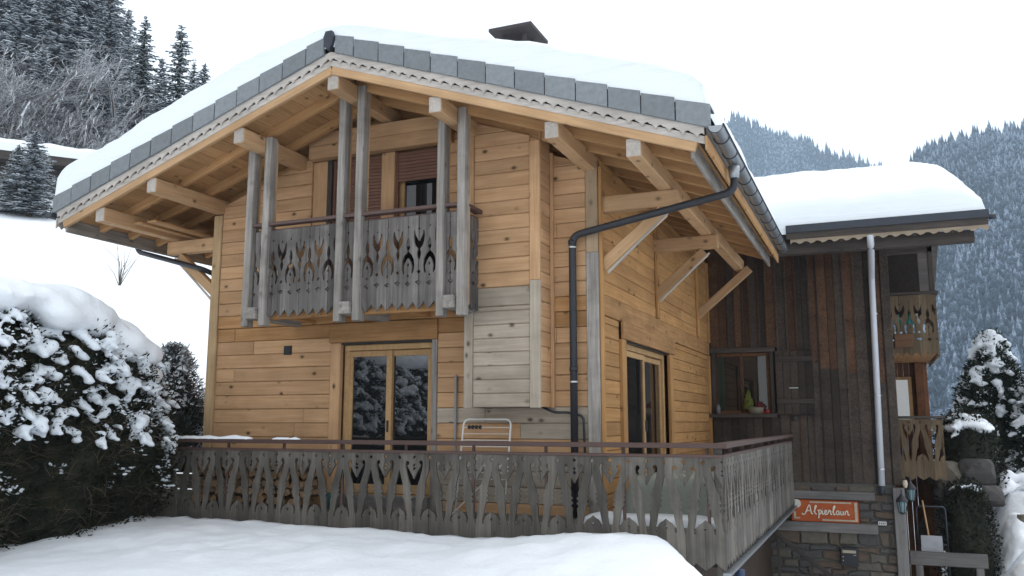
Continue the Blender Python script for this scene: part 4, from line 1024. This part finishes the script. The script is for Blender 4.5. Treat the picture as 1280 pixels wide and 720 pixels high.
# --- right yard plants
snowy_shrub('hedge', dome_surf((4.95, 10.1, -2.6), .62, .6, 2.25, .1, 3), 5200, 14, 'clipped dark green hedge behind the hand trolley', 'hedge', (4.95, 10.1, -2.7), .8, (), (.07, .035), (.03, .06), .04, 50)
snowy_shrub('hedge', dome_surf((5.25, 12.4, -.6), .8, .7, 1.75, .15, 9), 4500, 40, 'rounded hedge with a cap of snow above the boulders', 'hedge', (5.25, 12.4, -.7), .55, [(Vector((5.2+.2*k, 12.3, 1.02-.1*abs(k-.5))), (.3, .45, .13)) for k in (-1, 0, 1, 2)], (.08, .04), (.05, .12), .05, 80)
snowy_shrub('fir_tree', cone_surf((6.35, 16.2, -1.6), 1.75, 5.1, .35, 2), 14000, 480, 'broad dark fir loaded with snow behind the rounded hedge', 'tree', (6.35, 16.2, -1.8), .08, (), (.15, .05), (.05, .15), .05, 60, mat=NEEDLE, topbias=1., dust=5000)
snowy_shrub('fir_tree', cone_surf((7.6, 15.2, -1.2), 1.7, 4.2, .35, 6), 11000, 400, 'lower snow laden fir standing on the bank beside the broad one', 'tree', (7.6, 15.2, -1.4), .08, (), (.15, .05), (.05, .15), .05, 60, mat=NEEDLE, topbias=1., dust=5000)
def boulder(c, r, label):
    bm = bmesh.new(); bmesh.ops.create_icosphere(bm, subdivisions=3, radius=1)
    for v in bm.verts:
        k = 1+.28*fbm(v.co.x*1.1+c[0]*2, v.co.y*1.1+c[1], v.co.z*1.1); v.co = Vector((max(-.8, min(.8, v.co.x*k))*r[0]*1.1, max(-.8, min(.8, v.co.y*k))*r[1]*1.1, max(-.75, min(.75, v.co.z*k))*r[2]*1.15))
    me = bpy.data.meshes.new('boulder'); bm.to_mesh(me); bm.free(); me.materials.append(STONE); put('boulder', me, T(*c), None, label, 'boulder', 'boulders along the bank')
boulder((4.65, 11.6, -.18), (.42, .4, .36), 'grey boulder under the fretwork of the lower side balcony'); boulder((5.35, 11.6, -.12), (.4, .4, .36), 'brownish boulder under the rounded snow capped hedge')
boulder((4.72, 11.3, -.68), (.36, .4, .26), 'lower grey boulder just above the clipped hedge'); boulder((5.45, 11.2, -.6), (.4, .4, .26), 'lower boulder half sunk in the snow bank')
boulder((6.1, 10.6, -1.05), (.17, .2, .14), 'small dark rock poking out of the snow bank'); boulder((4.5, 12.2, -1.4), (.5, .5, .6), 'dark boulder behind the hand trolley')
blobs_o = blobs('bank_snow', [Vector((5.75+random.uniform(-.1, 1.5), 10.6+random.uniform(-1.8, 2.5), 0)) for k in range(26)], [(random.uniform(.16, .42),)*2+(random.uniform(.12, .28),) for k in range(26)], SNOW, None, .06)
for v in blobs_o.data.vertices: v.co.z += gz(v.co.x, v.co.y)+.05
blobs_o['label'] = 'lumpy heaped snow on the bank beside the clipped hedge'; blobs_o['category'] = 'snow'; blobs_o['kind'] = 'stuff'

# --- spruces on the hillside
def spruce_mesh(h, r, seed, snow=1., needle=None):
    random.seed(seed); V = []; F = []; MI = []
    def quad(a, b, c, d, m): i = len(V); V.extend((a, b, c, d)); F.append((i, i+1, i+2, i+3)); MI.append(m)
    z = h*.07
    while z < h*.985:
        t = z/h; R0 = r*(1-t)**.78*random.uniform(.82, 1.12)+.06; nb = max(5, int(10-4*t)); a0 = random.random()*6.28; z_keep = z
        for b in range(nb):
            a = a0+6.283*b/nb+random.gauss(0, .2); z = z_keep+random.gauss(0, h*.008); Lb = R0*random.uniform(.6, 1.2); dr = Vector((math.cos(a), math.sin(a), 0)); sd = Vector((-dr.y, dr.x, 0))
            up = .35-.75*(1-t)+random.gauss(0, .08); pts = []
            for k in range(5):
                q = k/4; pts.append(Vector((0, 0, z))+dr*Lb*q+Vector((0, 0, Lb*(up*q*.55-.22*q*q+.12*q**4))))
            for k in range(4):
                w0, w1 = .16*Lb*(1-k/4)*.5+.02, .16*Lb*(1-(k+1)/4)*.5+.012
                quad(pts[k]-sd*w0, pts[k]+sd*w0, pts[k+1]+sd*w1, pts[k+1]-sd*w1, 0)
                if random.random() < snow:
                    e = Vector((0, 0, .035+.02*random.random())); j = random.uniform(.6, 1.25)
                    c0 = (pts[k]+pts[k+1])/2+e*1.6
                    quad(pts[k]-sd*w0*j+e*.2, c0-sd*.01, pts[k+1]+e, pts[k+1]-sd*w1*j+e*.2, 1); quad(c0+sd*.01, pts[k]+sd*w0*j+e*.2, pts[k+1]+sd*w1*j+e*.2, pts[k+1]+e, 1)
                for s in (-1, 1):
                    for rep in range(2):
                        q = k/4+random.random()*.25; p = pts[k].lerp(pts[k+1], min(1, (q-k/4)*4)); Lt = Lb*(.40-.24*q)*random.uniform(.6, 1.2)
                        d = (sd*s*.8+dr*.75+Vector((0, 0, -.25+random.gauss(0, .16)))).normalized()*Lt; wv = dr*.05*Lb**.3-Vector((0, 0, .045+.06*random.random()))
                        quad(p, p+d*.5+wv*.9, p+d, p+d*.45-wv*.35, 0)
                        if random.random() < snow*.85:
                            e = Vector((0, 0, .04)); wq = dr*.085
                            quad(p+e, p+d*.5+wq+e, p+d*1.02+e*.5, p+d*.45-wq+e, 1)
        z = z_keep+h*(.027-.010*t)*random.uniform(.7, 1.3)+.02
    return mesh('crown', V, F, [needle or NEEDLE, SNOW_TREE], MI), tube_mesh([(0, 0, -.8), (0, 0, h*.5), (0, 0, h)], [.018*h, .011*h, .012], BARK, 7, name='trunk')
SPR = [spruce_mesh(13, 2.5, 101), spruce_mesh(14, 2.9, 202), spruce_mesh(11, 2.2, 303, 1., NEEDLE_FROST), spruce_mesh(15, 3.6, 404, 1., NEEDLE_FROST), spruce_mesh(14, 3.3, 505, 1., NEEDLE_FROST)]
random.seed(77)
def cam_dir(u):   # horizontal direction seen at photo column u
    a = .3996-math.atan((u-640)/1072.9/math.cos(.1549)); return -math.sin(a), math.cos(a)
def cam_tan(u, v):
    cp, sp = math.cos(.1549), math.sin(.1549); a = (u-640)/1072.9; b = (360-v)/1072.9
    fwd = cp-b*sp; return (sp+b*cp)/math.hypot(fwd, a)
def spruce(u, dist, vtop, kind, label, wide=1.):
    dx, dy = cam_dir(u); x, y = 3.361+dx*dist, -10.99+dy*dist; z = gz(x, y); H = (13, 14, 11, 15, 14)[kind]; s = (1.024+dist*cam_tan(u, vtop)-z+.2)/H
    t = put('spruce_tree', None, T(x, y, z-.2) @ Matrix.Rotation(random.random()*6.28, 4, 'Z') @ Matrix.Diagonal((s*wide, s*wide, s, 1)), None, label, 'tree', 'snowy spruces on the hillside')
    put('crown', SPR[kind][0], WM[t], t); put('trunk', SPR[kind][1], WM[t], t)
SP = [(159, 72, 14, 0, 'slim tall spruce with an open snowy crown, right beside the massed trees', 1.1), (207, 70, 27, 1, 'pointed dark spruce between the slim tall spruce and the small one by the roof', 1.15), (240, 74, 76, 2, 'small spruce with its tip just above the snowy roof edge', 1.2),
      (184, 80, 68, 2, 'shorter spruce half hidden between the slim and the pointed spruce', 1.2), (262, 78, 104, 0, 'low spruce tip closest to the chalet roof', 1.3), (226, 84, 74, 0, 'faint spruce top behind the pointed dark spruce', 1.2),
      (112, 74, -60, 3, 'big dense spruce at the edge of the massed trees', 1.), (80, 76, -110, 4, 'tall spruce with dark gaps in the massed trees', 1.), (42, 74, -120, 3, 'broad spruce rising out of view above the dark roof', 1.), (2, 75, -90, 4, 'tall spruce above the far end of the dark roof', 1.1),
      (136, 84, 5, 2, 'grey spruce behind the slim tall one', 1.1), (62, 86, -100, 0, 'slender spruce deep among the massed trees', 1.2), (20, 88, -120, 2, 'spruce deep in the wood behind the broad one', 1.1), (96, 90, -80, 0, 'high spruce top behind the big dense spruce', 1.2), (-30, 76, -100, 3, 'broad spruce beyond the far end of the dark roof', 1.),
      (-70, 80, -90, 1, 'spruce at the outer end of the wood', 1.), (28, 68, 50, 2, 'lower spruce just behind the dark roof', 1.2), (75, 69, 62, 4, 'narrow lower spruce just behind the dark roof', 1.2), (112, 68, 78, 2, 'bushy low spruce beside the dark roof end', 1.3)]
for a in SP: spruce(*a)
spruce(28, 50.5, 160, 2, 'small snow dusted spruce standing in front of the dark roofed building', 2.0); spruce(8, 51, 178, 1, 'stubby young spruce at the corner of the dark roofed building', 2.0)
# --- bare frosted trees
def frost_tree(u, dist, H, seed, label, off=0):
    random.seed(seed); dx, dy = cam_dir(u); x, y = 3.361+dx*dist, -10.99+dy*dist; z = gz(x, y)
    t = thing('bare_tree', (x, y, z), label, 'tree', 'frosted bare trees'); V = []; F = []; MI = []
    trunk = []
    def grow(p, d, L, w, lev):
        q = p+d*L
        for (o, ww, m, e) in ((0, w, 0, 0), (1, w*2.0+.008, 1, w*.9+.01)):
            s = d.cross(Vector((.3, .2, 1))).normalized()*ww; i = len(V); ez = Vector((0, 0, e)); V.extend((p-s+ez, p+s+ez, q+s*.7+ez, q-s*.7+ez)); F.append((i, i+1, i+2, i+3)); MI.append(m)
        if lev == 0: return
        for k in range(random.choice([3, 4, 4])):
            f = random.uniform(.35, 1.); nd = (d*.8+Vector((random.gauss(0, .7), random.gauss(0, .7), random.gauss(-.08, .4)))).normalized()
            grow(p.lerp(q, f), nd, L*random.uniform(.5, .78), w*.5, lev-1)
    for k in range(5): grow(Vector((x, y, z-.3)), Vector((random.gauss(0, .3), random.gauss(0, .3), 1)).normalized(), H*.33, .012*H, 5)
    put('branches', mesh('branches', V, F, [TWIG, FROSTY], MI), None, t)
    put('trunk', tube_mesh([(x, y, z-.6), (x+.05, y, z+H*.15), (x, y, z+H*.32)], [.02*H, .015*H, .008*H], BARK, 7), None, t)
for k, a in enumerate([(60, 65, 11, 'frosted bare tree rising behind the dark roof beside the small spruce'), (105, 65, 9.5, 'twiggy frosted tree behind the middle of the dark roof'), (15, 66, 12, 'tall frosted bare tree over the far part of the dark roof'), (130, 60, 4.5, 'low frosted bush where the dark roof meets the chalet snow'), (152, 66, 8, 'frosted twiggy bush beyond the end of the dark roof'), (35, 70, 16, 'high frosted tree crown rising among the spruces over the dark roof'), (88, 70, 14, 'frosted tree crown in the gap between two spruces'), (-8, 67, 14, 'frosted tree at the outer end of the dark roof')]):
    frost_tree(a[0], a[1], a[2], 900+k, a[3])
random.seed(5)
dx, dy = cam_dir(149); sxx, syy = 3.361+dx*36, -10.99+dy*36; szz = gz(sxx, syy)
bs = thing('sapling', (sxx, syy, szz), 'leafless sapling of thin bare twigs standing in the open snow slope', 'sapling')
for k in range(14):
    a = random.random()*6.28; r = random.uniform(.15, .8); h = random.uniform(.7, 1.6)
    tube('twig', [(sxx, syy, szz-.1), (sxx+r*.5*math.cos(a+random.gauss(0, .9)), syy+r*.5*math.sin(a), szz+h*random.uniform(.35, .6)), (sxx+r*math.cos(a), syy+r*math.sin(a), szz+h)], [.016, .011, .005], TWIG, bs, 5)
# --- dark roofed building on the hillside
dx, dy = cam_dir(40); bx_, by_ = 3.361+dx*59, -10.99+dy*59; bz_ = gz(bx_, by_)
hb = thing('hillside_building', (bx_, by_, bz_-.2), 'dark wooden building with a long snow edged roof on the slope', 'building', rz=.86)
MB = WM[hb]
def bl(n, a, b, mat, par=hb, c=.02): return box_local(n, a, b, mat, par, MB, c)
wl = bl('wall', (-6, -.5, -3), (4.2, 4, 1.9), DARK_X)
for k in range(8): bl('wall_board', (-6, -.56, -.6+k*.31), (4.2, -.5, -.31+k*.31), DARK_X, wl)
wd = bl('window', (1.3, -.62, .25), (2.9, -.565, 1.25), BROWN_Z); bl('pane', (1.42, -.65, .37), (2.05, -.625, 1.13), GLASS_DIM, wd); bl('pane', (2.15, -.65, .37), (2.78, -.625, 1.13), GLASS_DIM, wd)
bl('roof', (-7, -2., 1.9), (5.2, 5, 2.25), DARK_X); bl('eave_board', (-7, -2.06, 1.75), (5.2, -2., 2.3), DARK_X)
V = []; F = []; nn = 60; k9 = 12
for i in range(nn+1):
    xx = -7.1+12.4*i/nn; e = math.sqrt(max(0, 1-abs(2*i/nn-1)**16))
    for j in range(k9+1):
        a = math.pi*j/k9; V.append(MB @ Vector((xx, 1.5-3.6*math.cos(a), 2.26+(.42+.12*fbm(xx*.8, j*.2))*e*max(0, math.sin(a))**.35+(.9*math.sin(a)))))
for i in range(nn):
    for j in range(k9): F.append((i*(k9+1)+j, (i+1)*(k9+1)+j, (i+1)*(k9+1)+j+1, i*(k9+1)+j+1))
put('building_roof_snow', mesh('building_roof_snow', V, F, SNOW_ROOF, smooth=True), None, None, 'rounded snow layer along the roof of the hillside building', 'snow', kind='stuff')
# --- fence and stored poles left of the chalet
fn = thing('plank_fence', (-8.2, .8, 0), 'mossy horizontal plank fence between the hedge and the chalet', 'fence')
for k in range(6): box('fence_plank', (-10.2, .62, -.35+k*.26), (-6.72, .66, -.11+k*.26), MOSSY, fn, .006)
for x in (-9.8, -8.3, -6.85): box('fence_post', (x-.05, .665, -.6), (x+.05, .76, 1.2), MOSSY, fn, .006, axis=2)
for k in range(3): beam('stored_pole', (-8.15+.09*k, 1.1, .5), (-8.35+.1*k, 1.3, 1.85-.06*k), .06, .05, plain('red_brown_pole%d' % k, (.14+.03*k, .045, .03), .7), None, .006,
    label=('brown pole leaning behind the fence, nearest the shrub', 'reddish pole leaning between two others behind the fence', 'reddish pole leaning behind the fence next to the snow lump')[k], cat='pole')
fence_snow = blobs('fence_snow', [Vector((-7.75, 1.3, 1.35)), Vector((-7.3, 1.4, 1.42)), Vector((-7.7, 1.1, 1.22)), Vector((-7.1, 1.3, 1.3))], [(.3, .3, .28), (.4, .35, .34), (.16, .14, .12), (.3, .3, .2)], SNOW, None, .05)
fence_snow['label'] = 'lumps of snow piled behind the plank fence'; fence_snow['category'] = 'snow'; fence_snow['kind'] = 'stuff'
# --- firewood behind the balustrade
def log_mesh(k):
    random.seed(40+k); n = random.choice([5, 6, 9]); r = random.uniform(.055, .085); V = []; F = []
    rad = [r*random.uniform(.75, 1.15) for _ in range(n)]
    if n < 9: rad[0] *= .5
    for y in (0, .33):
        for i in range(n): a = 2*math.pi*i/n; V.append((rad[i]*math.cos(a), y, rad[i]*math.sin(a)))
    F.append(tuple(range(n))); F.append(tuple(range(2*n-1, n-1, -1)))
    for i in range(n): j = (i+1) % n; F.append((j, i, n+i, n+j))
    return mesh('log', V, F, [LOGEND, BARK], [0, 0]+[1 if random.random() < .5 else 0 for _ in range(n)])
LOGS = [log_mesh(k) for k in range(7)]; random.seed(9)
for row in range(6):
    x = -6.35+.06*(row % 2)
    while x < -4.35+random.uniform(-.1, .1):
        put('firewood_log', LOGS[random.randrange(7)], T(x, -.48+random.uniform(-.03, .03), -.12+row*.125+random.uniform(-.01, .01)) @ Matrix.Rotation(random.random()*6.28, 4, 'Y'), None,
            'split firewood log in the stack against the wall behind the carved balustrade', 'log', 'firewood stacked on the terrace'); x += random.uniform(.115, .145)
# --- clothes airer
ai = thing('clothes_airer', (-1.55, -.15, -.2), 'folded white metal clothes airer leaning against the wall under the boxed shaft', 'airer')
def lean(x, z): return Vector((x, -.42+.26*(z+.2)/1.3, z))
tube('frame', bend([lean(-1.93, -.19), lean(-1.93, 1.06), lean(-1.22, 1.06), lean(-1.22, -.19)], .09), .014, WHITEMETAL, ai, 8)
for k in range(9): tube('rung', [lean(-1.91, .95-.085*k), lean(-1.24, .95-.085*k)], .0055, WHITEMETAL, ai, 6)
tube('cross_leg', [lean(-1.95, -.19)+Vector((0, -.06, 0)), lean(-1.2, .55)+Vector((0, -.03, 0))], .01, WHITEMETAL, ai, 6)
for k in range(4): ball('peg', lean(-1.84+.055*k, .955), .028, BLACK, ai, 1, 8)
box_t = put('storage_bucket', tube_mesh([(-3.9, -.45, -.2), (-3.9, -.45, .02), (-3.9, -.45, .03)], [.07, .09, .09], plain('dull_teal', (.03, .10, .10), .5), 14), None, None, 'small teal plastic bucket standing by the terrace door', 'bucket')

# ================================================================== far wooded mountains
def forest_mat():
    m, nt, b = nmat('snowy_forest'); ge = N(nt, 'ShaderNodeNewGeometry')
    sep = N(nt, 'ShaderNodeSeparateXYZ'); nt.links.new(ge.outputs['Normal'], sep.inputs[0])
    n = tex(nt, 'noise', ge.outputs['Position'], .55, 3, .7); n2 = tex(nt, 'noise', ge.outputs['Position'], .012, 4, .6)
    f = mth(nt, 'ADD', mth(nt, 'MULTIPLY', sep.outputs['Z'], .42), mth(nt, 'MULTIPLY', n.outputs[0], 1.0)); f = mth(nt, 'ADD', f, mth(nt, 'MULTIPLY', mth(nt, 'SUBTRACT', n2.outputs[0], .5), .7))
    c = ramp(nt, f, [(.58, (.012, .018, .022)), (.78, (.05, .068, .09)), (1.0, (.25, .30, .37))]); nt.links.new(c, b.inputs['Base Color']); b.inputs['Roughness'].default_value = .9
    b.inputs['Specular IOR Level'].default_value = .05; return m
FOREST = forest_mat()
CX, CY = 3.361, -10.99
MOUNT = {'far': ([-17, -15, -13, -9.2, -6.1, -3.7, -.1, 3, 8, 14], [.40, .392, .382, .361-.006, .338-.006, .316-.006, .284-.006, .25, .2, .15], 900, 1650),
         'near': ([-4, 0, 2.2, 3.2, 4.2, 5.6, 7.3, 9, 14, 24, 34], [.08, .17, .24, .276, .284, .288, .293, .288, .30, .32, .33], 330, 1050)}
def mount_z(key, az, q):
    A, Tn, d0, d1 = MOUNT[key]; zc = 1+d1*np.interp(az, A, Tn); zb = -38.
    return zb+(zc-zb)*(q**1.15)
for key in ('far', 'near'):
    A, Tn, d0, d1 = MOUNT[key]; na, nq = 150, 50; V = []; F = []
    for j in range(nq+8):
        q = j/nq
        for i in range(na+1):
            az = A[0]+(A[-1]-A[0])*i/na; d = d0+(d1-d0)*q; x = CX+d*math.sin(R(az)); y = CY+d*math.cos(R(az))
            z = float(mount_z(key, az, min(q, 1))) if q <= 1 else float(mount_z(key, az, 1))-(q-1)*500
            V.append((x, y, z+(12*fbm(x*.008, y*.008)+4*fbm(x*.03, y*.03))*min(1, q*3)*(1 if q < .95 else .4)))
    for j in range(nq+7):
        for i in range(na): F.append((j*(na+1)+i, j*(na+1)+i+1, (j+1)*(na+1)+i+1, (j+1)*(na+1)+i))
    put('mountain', mesh('mountain', V, F, FOREST, smooth=True), None, None, 'wooded snowy mountain', kind='structure')
    # trees on it
    n = 9000 if key == 'far' else 8000
    az = rng.uniform(A[0] if key == 'near' else -15, A[-1] if key == 'far' else 22, n); az = np.clip(az, -15, 22); q = np.sqrt(rng.uniform(.02, 1.01, n)); d = d0+(d1-d0)*q
    x = CX+d*np.sin(np.radians(az)); y = CY+d*np.cos(np.radians(az)); z = mount_z(key, az, np.minimum(q, 1))
    z = z+np.array([(12*fbm(a*.008, b*.008)+4*fbm(a*.03, b*.03)) for a, b in zip(x, y)])*np.minimum(1, q*3)*np.where(q < .95, 1, .4)
    keep = np.array([fbm(a*.011, b*.011, 5) < .42 for a, b in zip(x, y)]); x, y, z, az, q = [v_[keep] for v_ in (x, y, z, az, q)]; n = len(x)
    H = rng.uniform(8, 27, n)*(1.3 if key == 'far' else 1.); rot = rng.uniform(0, 6.28, n)
    tv = []; tf = []
    for (z0, z1, rr) in ((.05, .55, .20), (.3, .78, .155), (.55, 1., .10)):
        b0 = len(tv); m5 = 7
        for k in range(m5):
            a = 6.283*k/m5; tv.append((math.cos(a)*rr*(1 if k % 2 else .62), math.sin(a)*rr*(1 if k % 2 else .62), z0+(.0 if k % 2 else .05)))
        tv.append((0, 0, z1))
        tf += [(b0+k, b0+(k+1) % m5, b0+m5) for k in range(m5)]
    tv = np.array(tv); tf = np.array(tf); nv = len(tv)
    jit = 1+rng.uniform(-.25, .25, (n, nv, 1))
    c_, s_ = np.cos(rot)[:, None], np.sin(rot)[:, None]; lx = tv[None, :, 0]*jit[..., 0]; ly = tv[None, :, 1]*jit[..., 0]
    Vt = np.stack([x[:, None]+(lx*c_-ly*s_)*H[:, None], y[:, None]+(lx*s_+ly*c_)*H[:, None], z[:, None]-.5+tv[None, :, 2]*H[:, None]], -1).reshape(-1, 3)
    Ft = (tf[None]+(np.arange(n)*nv)[:, None, None]).reshape(-1, 3)
    me = bpy.data.meshes.new('forest'); me.vertices.add(len(Vt)); me.vertices.foreach_set('co', Vt.ravel()); me.loops.add(Ft.size); me.loops.foreach_set('vertex_index', Ft.ravel().astype(np.int32))
    me.polygons.add(len(Ft)); me.polygons.foreach_set('loop_start', (np.arange(len(Ft))*3).astype(np.int32)); me.materials.append(FOREST); me.update(calc_edges=True)
    put('forest', me, None, None, 'snow dusted conifer forest covering the %s mountain' % ('farther' if key == 'far' else 'nearer'), 'forest', kind='stuff')
# ================================================================== haze
hz = bpy.data.materials.new('haze'); hz.use_nodes = True; hn = hz.node_tree; hn.nodes.clear()
ho = hn.nodes.new('ShaderNodeOutputMaterial'); hv = hn.nodes.new('ShaderNodeVolumePrincipled')
hv.inputs['Color'].default_value = (.66, .83, 1, 1); hv.inputs['Density'].default_value = .00024; hv.inputs['Anisotropy'].default_value = .2
hn.links.new(hv.outputs[0], ho.inputs['Volume'])
V = [(a, b, c) for c in (-70, 735) for b in (-80, 2100) for a in (-1150, 900)]
put('haze', mesh('haze', V, [(0, 2, 3, 1), (4, 5, 7, 6), (0, 1, 5, 4), (2, 6, 7, 3), (0, 4, 6, 2), (1, 3, 7, 5)], hz), None, None, 'pale blue winter haze in the valley air', 'haze', kind='stuff')
# --- covered bench on the side terrace
TARP = plain('grey_green_sheet', (.20, .215, .18), .6, 0, .2, 3, .3)
cb = thing('covered_bench', (1.0, .3, -.2), 'low bench under a dull grey green sheet on the side terrace', 'bench')
V = []; F = []; na, nb = 26, 26
for j in range(nb+1):
    for i in range(na+1):
        u, v = i/na, j/nb; x = .35+1.2*u; y = -.35+2.2*v; e = min(u, 1-u, v, 1-v); z = -.19+.52*min(1, (e/.06))**.6 if e < .06 else .33
        V.append((x, y, z+.025*fbm(x*3, y*3, 2)))
for j in range(nb):
    for i in range(na): F.append((j*(na+1)+i, j*(na+1)+i+1, (j+1)*(na+1)+i+1, (j+1)*(na+1)+i))
put('sheet', mesh('sheet', V, F, TARP, smooth=True), None, cb)
for x in (.5, 1.38):
    for y in (-.2, 1.7): box('leg', (x-.03, y-.03, -.2), (x+.03, y+.03, .28), DECKW, cb, .004, axis=2)
